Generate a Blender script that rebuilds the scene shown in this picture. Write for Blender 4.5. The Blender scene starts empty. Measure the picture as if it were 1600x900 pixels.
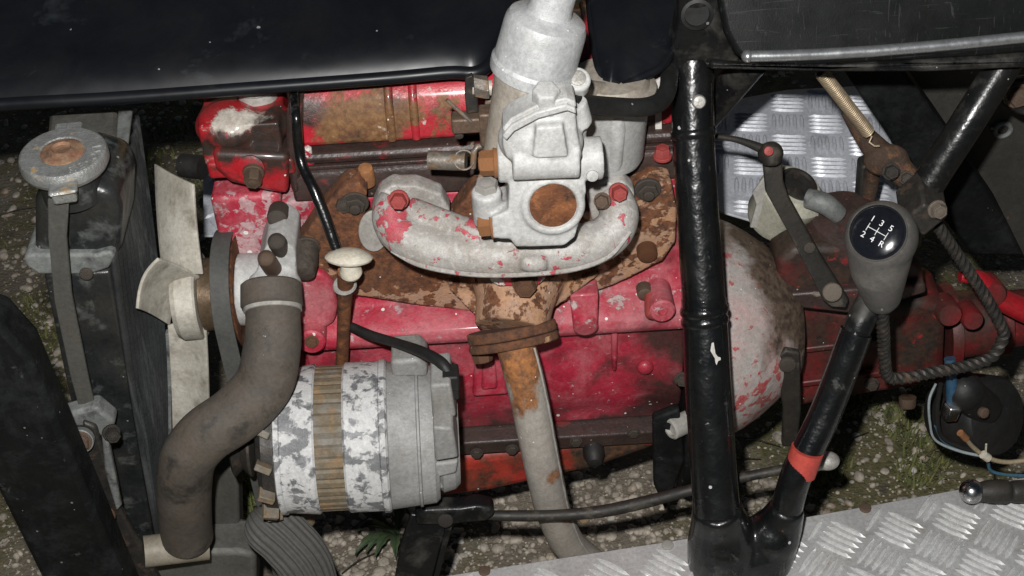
import bpy, bmesh, math, random
from mathutils import Vector as V, Matrix, noise as mnoise
random.seed(11)
R_ = math.radians
scene = bpy.context.scene
COL = scene.collection

# ------------------------------------------------------------------ camera
PITCH, ROLL, FOC = R_(40), R_(3.5), 2300.0           # focal length in pixels of the 1600 px wide photograph
CAM = V((0, -1.149, 1.464))
Fw = V((0, math.cos(PITCH), -math.sin(PITCH)))
_U0 = V((0, math.sin(PITCH), math.cos(PITCH)))
Rt = V((1, 0, 0)) * math.cos(ROLL) - _U0 * math.sin(ROLL)
Up = V((1, 0, 0)) * math.sin(ROLL) + _U0 * math.cos(ROLL)
cd = bpy.data.cameras.new('camera')
cd.sensor_width = 36; cd.lens = 36 * FOC / 1600
cd.clip_start = 0.02; cd.clip_end = 200
cam = bpy.data.objects.new('camera', cd); COL.objects.link(cam)
m3 = Matrix((Rt, Up, -Fw)).transposed()
cam.matrix_world = Matrix.Translation(CAM) @ m3.to_4x4()
scene.camera = cam

# ------------------------------------------------------------------ world, flash lamp, exposure
w = bpy.data.worlds.new('World'); scene.world = w; w.use_nodes = True
nt = w.node_tree; bg = nt.nodes['Background']
sky = nt.nodes.new('ShaderNodeTexSky'); sky.sky_type = 'NISHITA'; sky.sun_disc = False
sky.sun_elevation = R_(12); sky.sun_rotation = R_(20)
nt.links.new(sky.outputs[0], bg.inputs[0]); bg.inputs[1].default_value = 0.012
ld = bpy.data.lights.new('camera_flash', 'POINT'); ld.energy = 101; ld.shadow_soft_size = 0.014
ld.color = (1.0, 0.985, 0.965)
lo = bpy.data.objects.new('camera_flash', ld); COL.objects.link(lo)
lo.location = CAM + Up * 0.085 - Rt * 0.045
scene.view_settings.view_transform = 'Standard'; scene.view_settings.look = 'None'
scene.view_settings.exposure = 0.0; scene.view_settings.gamma = 1.0
scene.view_settings.use_curve_mapping = False
scene.render.engine = 'CYCLES'

# ------------------------------------------------------------------ measuring helpers (photograph pixel -> point on a real plane)
def ray(u, v): return Fw + Rt * ((u - 800) / FOC) + Up * ((450 - v) / FOC)
def Y(u, v, y): d = ray(u, v); return CAM + d * ((y - CAM.y) / d.y)
def Z(u, v, z): d = ray(u, v); return CAM + d * ((z - CAM.z) / d.z)
def PL(u, v, p0, n): d = ray(u, v); return CAM + d * ((p0 - CAM).dot(n) / d.dot(n))
def S(p): return (p - CAM).dot(Fw) / FOC            # metres per pixel at p

# ------------------------------------------------------------------ materials
MATS = {}
def mat(name, base, rough=.5, metal=0.0, base2=None, vs=35, layers=(), bump=.25, bs=300, fleck=0.0, fcol=(.75, .74, .7), fs=170, coat=0.0, bd=.0007, spec=.5, grain=.30, dust=.22):
    m = bpy.data.materials.new(name); m.use_nodes = True; t = m.node_tree; L = t.links
    b = t.nodes['Principled BSDF']
    def n(ty, **kw):
        x = t.nodes.new(ty)
        for k, val in kw.items():
            if k in x.inputs: x.inputs[k].default_value = val
            else: setattr(x, k, val)
        return x
    def sock(x):
        return x.outputs[0] if hasattr(x, 'outputs') else x
    def link(a, s):
        if isinstance(a, (int, float)): s.default_value = a
        elif isinstance(a, (tuple, list)): s.default_value = (*a, 1)[:4] if len(a) == 3 else a
        else: L.new(sock(a), s)
    def mth(op, a, c, clamp=False):
        x = n('ShaderNodeMath', operation=op, use_clamp=clamp); link(a, x.inputs[0]); link(c, x.inputs[1]); return x
    def mixc(f, a, c):
        x = n('ShaderNodeMix', data_type='RGBA'); link(f, x.inputs[0]); link(a, x.inputs[6]); link(c, x.inputs[7]); return x.outputs[2]
    def mixf(f, a, c):
        x = n('ShaderNodeMix', data_type='FLOAT'); link(f, x.inputs[0]); link(a, x.inputs[2]); link(c, x.inputs[3]); return x.outputs[0]
    tc = n('ShaderNodeTexCoord').outputs['Object']
    def nz(scale, det=6, ro=.6, off=0, st=None, dist=0):
        mp = n('ShaderNodeMapping'); L.new(tc, mp.inputs[0]); mp.inputs[1].default_value = (off * 3.7, off * 1.9, off * 5.3)
        if st: mp.inputs[3].default_value = st
        x = n('ShaderNodeTexNoise', Scale=scale, Detail=det, Roughness=ro, Distortion=dist); L.new(mp.outputs[0], x.inputs[0]); return x.outputs[0]
    def ramp(x, a, c):
        r = n('ShaderNodeMapRange'); link(x, r.inputs[0]); r.inputs[1].default_value = a; r.inputs[2].default_value = c; return r.outputs[0]
    col = base; rg = rough; mt = metal
    v = nz(vs, 4, .65, 9)
    col = mixc(ramp(v, .3, .7), base, base2 or tuple(c * .72 for c in base))
    rg = mth('ADD', mth('MULTIPLY', ramp(nz(vs * 2.3, 2, .6, 4), .3, .7), .16), rough - .06)
    h = mth('MULTIPLY', nz(bs, 2, .6, 2), bump)
    for i, l in enumerate(layers):
        x = nz(l.get('s', 40), l.get('d', 5), l.get('ro', .62), l.get('o', i + 1), l.get('st'), l.get('di', .3))
        for (c, rad, g) in l.get('sp', ()):
            vm = n('ShaderNodeVectorMath', operation='DISTANCE'); L.new(tc, vm.inputs[0]); vm.inputs[1].default_value = c
            r = n('ShaderNodeMapRange', interpolation_type='SMOOTHSTEP'); L.new(vm.outputs['Value'], r.inputs[0])
            r.inputs[1].default_value = 0; r.inputs[2].default_value = rad; r.inputs[3].default_value = g; r.inputs[4].default_value = 0
            x = mth('ADD', x, r)
        th, wd = l['t'], l.get('w', .02)
        k = ramp(x, th - wd, th + wd)
        if 'a' in l: k = mth('MULTIPLY', k, l['a'])
        c1 = l['c']
        if 'c2' in l: c1 = mixc(ramp(nz(l.get('cs', 120), 3, .7, i + 20), .35, .65), l['c'], l['c2'])
        col = mixc(k, col, c1); rg = mixf(k, rg, l.get('r', rough)); mt = mixf(k, mt, l.get('m', 0.0))
        if l.get('h'): h = mth('ADD', h, mth('MULTIPLY', k, l['h']))
        if l.get('hb'): h = mth('ADD', h, mth('MULTIPLY', mth('MULTIPLY', nz(l.get('hs', 400), 2, .7, i + 30), k), l['hb']))
    if dust:
        k = mth('MULTIPLY', ramp(nz(13, 4, .7, 41, None, .6), .45, .72), dust)
        col = mixc(k, col, (.085, .070, .052)); rg = mixf(k, rg, .8)
    if grain:
        gq = mth('ADD', mth('MULTIPLY', mth('SUBTRACT', nz(240, 3, .8, 52), .5), grain * 3.2), 1.0)
        mx = n('ShaderNodeMix', data_type='RGBA', blend_type='MULTIPLY'); mx.inputs[0].default_value = 1.0
        cmb = n('ShaderNodeCombineColor'); [link(gq, cmb.inputs[i]) for i in range(3)]
        link(col, mx.inputs[6]); link(cmb, mx.inputs[7]); col = mx.outputs[2]
    if fleck:
        vo = n('ShaderNodeTexVoronoi', Scale=fs); L.new(tc, vo.inputs[0])
        wv = n('ShaderNodeSeparateColor'); L.new(vo.outputs['Color'], wv.inputs[0])
        sz = mth('ADD', mth('MULTIPLY', mth('MULTIPLY', wv.outputs[1], wv.outputs[2]), .26), mth('MULTIPLY', nz(500, 1, .5, 3), .10))
        k = mth('MULTIPLY', mth('LESS_THAN', vo.outputs['Distance'], sz), mth('LESS_THAN', wv.outputs[0], fleck))
        col = mixc(k, col, fcol); rg = mixf(k, rg, .55); mt = mixf(k, mt, 0.0)
    bp = n('ShaderNodeBump', Strength=1.0, Distance=bd); link(h, bp.inputs['Height']); L.new(bp.outputs[0], b.inputs['Normal'])
    link(col, b.inputs['Base Color']); link(rg, b.inputs['Roughness']); link(mt, b.inputs['Metallic'])
    b.inputs['Coat Weight'].default_value = coat; b.inputs['Coat Roughness'].default_value = .12
    b.inputs['Specular IOR Level'].default_value = spec
    MATS[name] = m
    return m

RUST, RUST2 = (.21, .078, .030), (.07, .029, .016)
ORANGE = (.38, .15, .045)
GREYP = (.42, .40, .37)
GRIME = (.022, .018, .015)
q = lambda u, v, y: tuple(Y(u, v, y))
mat('red_block', (.47, .026, .060), .45, base2=(.34, .014, .034), vs=14, bump=.45, bs=420, fleck=.20, fs=120, coat=.12, layers=[
    dict(s=20, t=.57, w=.12, c=(.49, .18, .195), r=.7, a=.72, d=8, ro=.78, sp=[(q(480, 470, -.03), .05, .15), (q(700, 500, -.03), .12, .10), (q(980, 480, -.03), .12, .08), (q(800, 690, 0), .10, -.1)]),
    dict(s=85, t=.63, w=.03, c=(.50, .36, .37), c2=(.42, .22, .23), r=.7, h=-.4, o=17, sp=[(q(418, 350, 0), .10, .13), (q(420, 420, 0), .06, .08), (q(620, 480, -.02), .10, .02), (q(800, 600, 0), .3, -.06)]),
    dict(s=40, t=.675, w=.02, c=(.50, .42, .40), c2=(.36, .27, .26), r=.7, h=-.5, o=7, d=7, ro=.7,
         sp=[(q(610, 470, -.02), .05, .07), (q(760, 500, -.03), .08, .09), (q(900, 465, -.03), .07, .10), (q(960, 440, 0), .06, .10)]),
    dict(s=16, t=.62, w=.10, c=GRIME, c2=(.06, .02, .018), r=.5, o=13, a=.93,
         sp=[(q(900, 698, 0), .07, .40), (q(1055, 620, 0), .07, .42), (q(740, 702, 0), .06, .36), (q(1005, 685, 0), .075, .42), (q(820, 700, 0), .068, .38), (q(465, 310, 0), .05, .16), (q(1055, 520, 0), .06, .36), (q(955, 697, 0), .05, .36)]),
])
mat('red_cover', (.48, .022, .038), .33, base2=(.40, .015, .028), vs=16, bump=.35, bs=420, fleck=.06, fs=150, coat=.3, layers=[
    dict(s=44, t=.63, w=.05, c=(.12, .048, .018), c2=(.22, .115, .045), r=.7, h=.25, cs=160, o=3, d=8, ro=.72,
         sp=[(q(560, 190, .016), .058, .29), (q(515, 200, .016), .035, .20), (q(615, 185, .016), .042, .24), (q(690, 180, .016), .04, .15), (q(650, 185, .016), .02, .13), (q(600, 150, .035), .03, .07)]),
    dict(s=60, t=.665, w=.02, c=(.5, .47, .42), c2=(.4, .3, .25), r=.6, o=5, sp=[(q(570, 150, .035), .06, .05)]),
    dict(s=22, t=.62, w=.09, c=GRIME, c2=(.07, .025, .02), r=.45, o=8, sp=[(q(480, 180, .016), .035, .2), (q(1020, 225, .016), .06, .18), (q(740, 230, .016), .05, .12)]),
])
mat('red_housing', (.40, .014, .022), .36, base2=(.30, .01, .016), vs=25, bump=.25, bs=450, fleck=.05, fs=160, coat=.3, layers=[
    dict(s=60, t=.68, w=.04, c=(.55, .51, .45), c2=(.38, .33, .28), r=.6, h=-.4, o=2, d=8, ro=.75,
         sp=[(q(375, 176, .0), .036, .34), (q(412, 176, .0), .032, .34), (q(345, 186, .0), .026, .30), (q(325, 250, 0), .012, .22)]),
    dict(s=34, t=.60, w=.07, c=GRIME, c2=(.05, .02, .015), r=.5, o=8, sp=[(q(360, 226, -.01), .028, .22), (q(400, 228, -.01), .030, .24), (q(442, 230, 0), .045, .26), (q(450, 190, 0), .04, .22), (q(325, 225, 0), .02, .16), (q(375, 176, 0), .03, -.25)]),
])
mat('red_box', (.20, .014, .018), .42, base2=(.09, .012, .012), vs=18, bump=.3, bs=300, fleck=.05, fs=140, layers=[
    dict(s=16, t=.53, w=.12, c=(.02, .015, .013), c2=(.055, .03, .02), r=.55, o=4, sp=[(q(1230, 400, .05), .14, .26), (q(1400, 440, .05), .10, .16), (q(1440, 560, .05), .08, .14)]),
    dict(s=50, t=.665, w=.04, c=(.40, .03, .03), r=.45, o=6),
])
mat('sump_red', (.42, .045, .028), .45, base2=(.26, .02, .015), vs=30, bump=.3, fleck=.05, layers=[
    dict(s=30, t=.56, w=.1, c=(.12, .05, .02), c2=GRIME, r=.6, o=5, sp=[(q(960, 720, 0), .11, .28)])])
mat('oil_grime', (.030, .022, .019), .42, base2=(.055, .03, .026), vs=45, bump=.8, bs=220, fleck=.10, fs=170, fcol=(.4, .36, .32), layers=[
    dict(s=38, t=.66, w=.06, c=(.22, .02, .022), r=.45, o=3), dict(s=55, t=.69, w=.03, c=(.2, .17, .13), r=.7, o=6)])
mat('rust', RUST, .85, base2=RUST2, vs=55, bump=1.0, bs=420, bd=.001, layers=[
    dict(s=90, t=.60, w=.06, c=(.27, .11, .045), r=.9, o=2), dict(s=45, t=.62, w=.05, c=(.03, .018, .014), r=.85, o=5)], spec=.3)
mat('rust_dark', (.085, .050, .032), .85, base2=(.04, .028, .022), vs=45, bump=1.0, bs=380, bd=.001, spec=.3, layers=[dict(s=60, t=.6, w=.06, c=(.17, .085, .04), r=.9, o=2), dict(s=40, t=.68, w=.04, c=(.2, .04, .03), r=.8, o=5)])
mat('rust_tan', (.41, .245, .155), .65, base2=(.35, .225, .165), vs=30, bump=.5, bs=380, bd=.001, fleck=.05, layers=[
    dict(s=26, t=.55, w=.12, c=(.46, .22, .085), r=.75, a=.75, o=3, d=7, ro=.7),
    dict(s=66, t=.55, w=.03, c=RUST, c2=RUST2, r=.9, h=.35, hb=.6, o=4, d=4, di=.1,
         sp=[(q(590, 400, -.04), .085, .42), (q(520, 350, -.04), .08, .40), (q(650, 445, -.04), .045, .26), (q(730, 320, -.04), .05, .35), (q(960, 420, -.04), .05, .05), (q(1025, 330, -.04), .05, .12), (q(1010, 300, -.04), .05, .12)]),
])
mat('rust_flange', (.36, .20, .11), .7, base2=(.42, .24, .12), vs=40, bump=.6, bs=380, bd=.001, layers=[
    dict(s=42, t=.50, w=.02, c=(.15, .06, .026), c2=(.06, .027, .016), r=.9, h=.35, hb=.7, o=4, d=6,
         sp=[(q(745, 505, -.08), .05, .06), (q(800, 535, -.09), .06, .22), (q(860, 500, -.09), .03, .14)])])
mat('pipe_alu', (.42, .385, .34), .62, base2=(.33, .30, .265), vs=40, bump=.5, bs=420, fleck=.06, layers=[
    dict(s=30, t=.67, w=.06, c=ORANGE, c2=(.13, .06, .03), r=.85, h=.2, hb=.5, o=3, st=(1, 1, .5),
         sp=[(q(800, 555, -.12), .055, .55), (q(825, 625, -.13), .035, .22), (q(858, 740, -.12), .025, .14), (q(880, 800, -.10), .03, .12)])])
mat('alu_cast', (.545, .545, .53), .58, .04, base2=(.42, .42, .41), vs=28, bump=.55, bs=700, bd=.0006, fleck=.03, fs=260, layers=[
    dict(s=24, t=.63, w=.10, c=(.30, .28, .25), r=.55, a=.6, o=3), dict(s=60, t=.70, w=.03, c=(.36, .27, .18), r=.7, a=.6, o=6)])
mat('alu_tan', (.44, .40, .345), .5, .1, base2=(.32, .28, .23), vs=32, bump=.5, bs=600, layers=[
    dict(s=38, t=.60, w=.08, c=(.22, .17, .12), r=.65, a=.7, o=3)])
mat('alu_pot', (.54, .545, .545), .48, .12, base2=(.42, .43, .435), vs=30, bump=.6, bs=800, bd=.0005, fleck=.06, fs=300, layers=[
    dict(s=26, t=.58, w=.10, c=(.36, .365, .37), r=.5, m=.3, a=.7, o=3, st=(1, 1, .6)), dict(s=40, t=.72, w=.03, c=(.45, .33, .2), r=.7, a=.6, o=5)])
mat('alu_redworn', (.44, .425, .40), .52, .08, base2=(.33, .31, .285), vs=26, bump=.6, bs=650, fleck=.03, layers=[
    dict(s=24, t=.56, w=.12, c=(.25, .215, .18), r=.6, a=.7, o=9, d=7, ro=.72), dict(s=130, t=.60, w=.06, c=(.56, .55, .53), r=.5, a=.5, o=19),
    dict(s=95, t=.665, w=.02, c=(.45, .03, .06), c2=(.40, .09, .10), r=.5, h=.5, o=4, d=5,
         sp=[(q(650, 308, -.09), .045, .22), (q(605, 330, -.09), .035, .16), (q(740, 348, -.10), .035, .17), (q(610, 365, -.10), .03, .13), (q(830, 428, -.13), .05, .05), (q(985, 370, -.12), .04, .09), (q(960, 300, -.09), .025, .16), (q(885, 410, -.13), .045, .06), (q(980, 330, -.11), .02, .1)])])
mat('red_tab', (.48, .03, .055), .45, bump=.4, layers=[dict(s=70, t=.53, w=.015, c=(.62, .6, .56), r=.6, h=-.5, o=3)])
mat('bell_alu', (.47, .45, .425), .55, .05, base2=(.36, .34, .315), vs=22, bump=.5, bs=600, fleck=.08, fs=180, layers=[
    dict(s=11, t=.52, w=.12, c=(.50, .27, .26), r=.6, a=.6, o=11, d=7, ro=.75, sp=[(q(1170, 620, -.03), .10, .10)]), dict(s=80, t=.635, w=.03, c=(.42, .05, .055), c2=(.40, .14, .13), r=.5, h=.3, o=4, d=5, sp=[(q(1170, 600, -.03), .09, .13), (q(1140, 400, .0), .05, .09), (q(1230, 540, .05), .04, .06)]),
    dict(s=14, t=.61, w=.08, c=(.05, .032, .025), c2=(.14, .10, .07), r=.6, o=7, sp=[(q(1245, 470, .02), .085, .36), (q(1225, 390, .06), .075, .34), (q(1250, 530, .02), .06, .28), (q(1190, 360, .08), .05, .22)])])
mat('mottled', (.13, .133, .14), .55, .2, base2=(.21, .213, .22), vs=45, bump=.4, bs=500, layers=[
    dict(s=70, t=.56, w=.05, c=(.28, .285, .29), r=.6, o=8, a=.7), dict(s=64, t=.475, w=.03, c=(.56, .56, .55), c2=(.50, .50, .50), r=.6, h=.5, o=4, d=7, ro=.6)])
mat('alu_grey', (.35, .35, .345), .55, .15, base2=(.25, .25, .245), vs=30, bump=.5, bs=420, dust=.40, fleck=.05, layers=[
    dict(s=15, t=.58, w=.12, c=(.24, .225, .20), r=.65, a=.7, o=3), dict(s=40, t=.71, w=.03, c=(.5, .5, .5), r=.5, o=6, a=.5)])
mat('lamination', (.19, .145, .09), .7, .1, base2=(.12, .10, .07), vs=60, bump=.6, bs=400, layers=[
    dict(s=70, t=.58, w=.06, c=(.23, .145, .075), r=.8, o=3), dict(s=40, t=.56, w=.08, c=(.17, .155, .13), r=.6, o=5)])
mat('black_gloss', (.0035, .004, .0045), .27, base2=(.007, .0075, .008), vs=25, bump=.9, bs=110, bd=.0010, fleck=.05, fs=130, fcol=(.45, .45, .45), coat=.5, dust=.05, spec=.4, layers=[
    dict(s=40, t=.67, w=.05, c=(.06, .06, .055), r=.55, o=4, d=7, ro=.72), dict(s=80, t=.745, w=.012, c=(.45, .2, .1), r=.6, o=8)])
mat('black_frame', (.005, .0055, .006), .28, base2=(.009, .0095, .01), vs=25, bump=.7, bs=140, dust=.05, spec=.35, fleck=.05, fs=150, fcol=(.3, .3, .3), layers=[
    dict(s=26, t=.60, w=.10, c=(.05, .048, .042), r=.6, o=4), dict(s=60, t=.72, w=.03, c=(.13, .12, .11), r=.6, o=6)])
mat('black_panel', (.005, .006, .008), .34, base2=(.008, .009, .011), vs=9, bump=.10, bs=60, fleck=.02, fs=90, fcol=(.25, .26, .28), spec=.35, dust=.05, grain=.1, layers=[
    dict(s=14, t=.70, w=.09, c=(.035, .04, .045), r=.5, o=4, sp=[(q(155, 60, .12), .03, .2)])])  # pale spot puts the panel's weak flash reflection into the colour
mat('black_hide', (.005, .006, .0058), .36, base2=(.008, .009, .0088), vs=14, bump=.12, bs=600, dust=.03, spec=.14, layers=[
    dict(s=120, t=.64, w=.03, c=(.04, .043, .041), r=.5, o=4, st=(.06, 1, 1), a=.5, di=2.5), dict(s=120, t=.64, w=.03, c=(.045, .048, .046), r=.5, o=9, st=(1, .08, .2), a=.5, di=2.5)])
mat('rubber_hose', (.105, .083, .062), .74, base2=(.066, .058, .050), vs=25, bump=.3, bs=350, layers=[
    dict(s=26, t=.60, w=.10, c=(.12, .10, .085), r=.85, a=.6, o=3), dict(s=34, t=.62, w=.08, c=(.030, .026, .022), r=.7, o=5, d=7, ro=.75, sp=[(q(300, 760, -.18), .05, .12), (q(380, 690, -.19), .04, .06)]), dict(s=110, t=.745, w=.01, c=(.5, .48, .45), r=.6, o=9)])
mat('rubber_grey', (.068, .068, .064), .75, base2=(.075, .075, .07), vs=30, bump=.2, fleck=.03)
mat('rubber_black', (.008, .008, .008), .55, base2=(.014, .014, .014), vs=40, dust=.08, bump=.2, fleck=.05, fcol=(.2, .2, .2))
mat('belt_dark', (.052, .054, .052), .75, base2=(.075, .075, .07), vs=40, bump=.3)
mat('fan_plastic', (.52, .495, .43), .5, base2=(.42, .39, .33), vs=18, bump=.15, layers=[
    dict(s=22, t=.57, w=.12, c=(.27, .245, .20), r=.6, a=.75, o=3), dict(s=45, t=.63, w=.08, c=(.16, .135, .10), r=.65, a=.7, o=6)])
mat('fan_back', (.30, .27, .215), .55, base2=(.22, .195, .15), vs=25, bump=.15)
mat('cap_plastic', (.72, .68, .58), .4, base2=(.62, .56, .44), vs=40, bump=.15)
mat('reservoir', (.45, .44, .36), .35, base2=(.36, .35, .28), vs=30, bump=.1)
mat('tread', (.58, .58, .575), .28, .35, base2=(.48, .48, .475), vs=20, bump=.25, bs=500, fleck=.02, layers=[
    dict(s=18, t=.60, w=.10, c=(.30, .29, .28), r=.6, m=.2, a=.7, o=3), dict(s=34, t=.64, w=.07, c=(.22, .195, .16), r=.7, o=6, d=7, ro=.72), dict(s=150, t=.66, w=.03, c=(.2, .19, .18), r=.6, o=9, st=(.1, 1, 1), a=.5)])
mat('tread_blue', (.60, .62, .66), .34, .08, base2=(.56, .58, .63), vs=20, bump=.2, bs=500, layers=[
    dict(s=18, t=.62, w=.10, c=(.22, .23, .25), r=.6, m=.2, a=.7, o=3)])
mat('tread_worn', (.74, .74, .73), .26, .35, base2=(.62, .62, .61), bump=.15, bs=500, dust=.1)
mat('chrome', (.6, .6, .6), .18, 1.0, base2=(.5, .5, .5), bump=.1)
mat('trim_strip', (.50, .51, .52), .30, .8, base2=(.4, .41, .42), bump=.15)
mat('steel_dirty', (.26, .24, .21), .5, .6, base2=(.15, .13, .11), vs=80, bump=.5, layers=[dict(s=90, t=.56, w=.08, c=(.17, .10, .05), r=.8, o=3)])
mat('steel_dark', (.050, .046, .041), .5, .4, base2=(.026, .024, .022), vs=60, bump=.5, layers=[dict(s=60, t=.64, w=.08, c=(.085, .05, .03), r=.8, o=3)])
mat('bar_grimy', (.028, .025, .021), .55, .1, base2=(.016, .014, .012), vs=40, bump=.4, layers=[dict(s=40, t=.62, w=.06, c=(.065, .055, .042), r=.7, o=3)])
mat('bolt_orange', (.36, .155, .055), .75, base2=(.22, .09, .035), vs=150, bump=.7, bs=600)
mat('bolt_rust', (.17, .075, .035), .8, base2=(.09, .045, .025), vs=150, bump=.7, bs=600)
mat('bolt_red', (.42, .055, .05), .55, base2=(.26, .05, .045), vs=150, bump=.5, bs=600)
mat('bolt_alu', (.45, .44, .41), .5, .3, base2=(.33, .31, .28), vs=150, bump=.5, bs=600)
mat('bolt_dark', (.10, .082, .066), .55, .3, base2=(.05, .04, .034), vs=150, bump=.6, bs=600)
mat('bolt_brown', (.16, .105, .07), .5, .3, base2=(.09, .06, .045), vs=150, bump=.5, bs=600)
mat('hub_brown', (.20, .15, .10), .35, .6, base2=(.13, .085, .05), vs=40, bump=.3, layers=[dict(s=45, t=.58, w=.08, c=(.10, .055, .025), r=.7, o=3)])
mat('rad_black', (.007, .009, .010), .30, base2=(.022, .024, .024), vs=25, bump=.4, fleck=.06, fs=120, fcol=(.2, .22, .22), layers=[
    dict(s=36, t=.63, w=.08, c=(.14, .15, .145), r=.6, a=.6, o=3)])
mat('rad_edge', (.24, .25, .24), .6, .2, base2=(.13, .14, .135), vs=40, bump=.5, layers=[dict(s=45, t=.6, w=.08, c=(.05, .05, .05), r=.7, o=3)])
mat('rad_top', (.155, .15, .135), .6, .3, base2=(.10, .10, .09), vs=30, bump=.4, layers=[dict(s=30, t=.6, w=.1, c=(.06, .055, .045), r=.7, o=3)])
mat('rad_core', (.020, .023, .024), .6, .2, base2=(.036, .040, .040), vs=30, bump=.8, bs=260, dust=.1, layers=[dict(s=60, t=.6, w=.08, c=(.065, .07, .07), r=.7, o=3, st=(1, .6, .06))])
mat('strap', (.075, .073, .062), .75, base2=(.055, .053, .046), vs=30, bump=.3)
mat('cap_metal', (.40, .41, .40), .45, .6, base2=(.30, .305, .29), vs=60, bump=.9, bs=500, layers=[
    dict(s=60, t=.64, w=.05, c=(.34, .22, .10), r=.75, o=3, sp=[(q(45, 275, -.1), .02, .1), (q(150, 270, -.1), .025, .12)])])
mat('cap_rust', (.30, .20, .12), .7, .1, base2=(.20, .075, .045), vs=90, bump=.6, layers=[dict(s=80, t=.55, w=.1, c=(.11, .06, .035), r=.8, o=3)])
mat('strut_black', (.0035, .004, .0045), .6, base2=(.007, .008, .008), vs=25, dust=.03, bump=.5, bs=220, fleck=.05, fcol=(.15, .15, .15), layers=[
    dict(s=26, t=.57, w=.10, c=(.016, .018, .018), r=.7, o=3, d=7, ro=.72), dict(s=48, t=.70, w=.04, c=(.06, .062, .058), r=.7, o=6)], spec=.15)
mat('green_hose', (.012, .03, .016), .45, base2=(.012, .022, .02), bump=.15)
mat('print_grey', (.35, .36, .34), .6)
mat('print_white', (.85, .85, .85), .5)
mat('knob_grey', (.105, .098, .090), .52, base2=(.08, .077, .073), vs=30, bump=.45, bs=900, fleck=.02, layers=[dict(s=25, t=.6, w=.1, c=(.18, .165, .145), r=.7, a=.6, o=3)])
mat('seam_pale', (.24, .225, .20), .6, bump=.2)
mat('knob_disc', (.006, .007, .010), .10, base2=(.008, .009, .012), bump=.02, coat=.6)
mat('tape_red', (.48, .065, .045), .6, base2=(.38, .05, .04), vs=40, bump=.2)
mat('white_paint', (.72, .70, .66), .6, base2=(.6, .57, .52), vs=90, bump=.3)
mat('gasket', (.40, .39, .36), .75, base2=(.28, .265, .24), vs=40, bump=.4)
mat('spring_tan', (.50, .40, .27), .45, .6, base2=(.38, .29, .19), vs=60, bump=.2)
mat('wall_dark', (.045, .043, .036), .6, base2=(.03, .029, .026), vs=20, bump=.4, fleck=.06, fs=120, fcol=(.25, .25, .22), layers=[
    dict(s=40, t=.74, w=.03, c=(.30, .13, .03), c2=(.20, .10, .03), r=.8, o=3, sp=[(q(1535, 255, .22), .022, .36)])])
mat('wire_blue', (.06, .15, .22), .4, bump=.05)
mat('wire_pale', (.40, .46, .48), .4, bump=.05)
mat('wire_cream', (.36, .29, .19), .45, bump=.1)
mat('blue_pipe', (.03, .085, .15), .35, bump=.1)
mat('leaf', (.050, .085, .032), .6, base2=(.035, .060, .026), vs=60, bump=.4)
mat('moss', (.10, .145, .04), .9, base2=(.19, .17, .065), vs=60, bump=.5)
mat('pebble', (.60, .53, .43), .7, base2=(.16, .135, .11), vs=70, bump=.3, layers=[dict(s=12, t=.62, w=.05, c=(.5, .48, .43), r=.6, o=3), dict(s=14, t=.64, w=.05, c=(.26, .15, .07), r=.7, o=6)])
mat('ground', (.235, .20, .155), .85, base2=(.14, .118, .09), vs=9, bump=1.2, bs=180, bd=.003, fleck=.35, fs=75, fcol=(.50, .44, .36), layers=[
    dict(s=5, t=.53, w=.08, c=(.085, .085, .032), c2=(.16, .135, .07), r=.95, hb=.8, hs=260, cs=80, o=3,
         sp=[(tuple(Z(1400, 690, 0)), .28, .14), (tuple(Z(90, 560, 0)), .25, .12), (tuple(Z(330, 210, 0)), .4, .08), (tuple(Z(860, 830, 0)), .2, -.12), (tuple(Z(1200, 700, 0)), .12, .05)]),
    dict(s=26, t=.62, w=.06, c=(.09, .075, .06), r=.9, o=6), dict(s=45, t=.64, w=.02, c=(.42, .37, .30), c2=(.5, .46, .4), r=.8, h=.5, o=8)])

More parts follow.
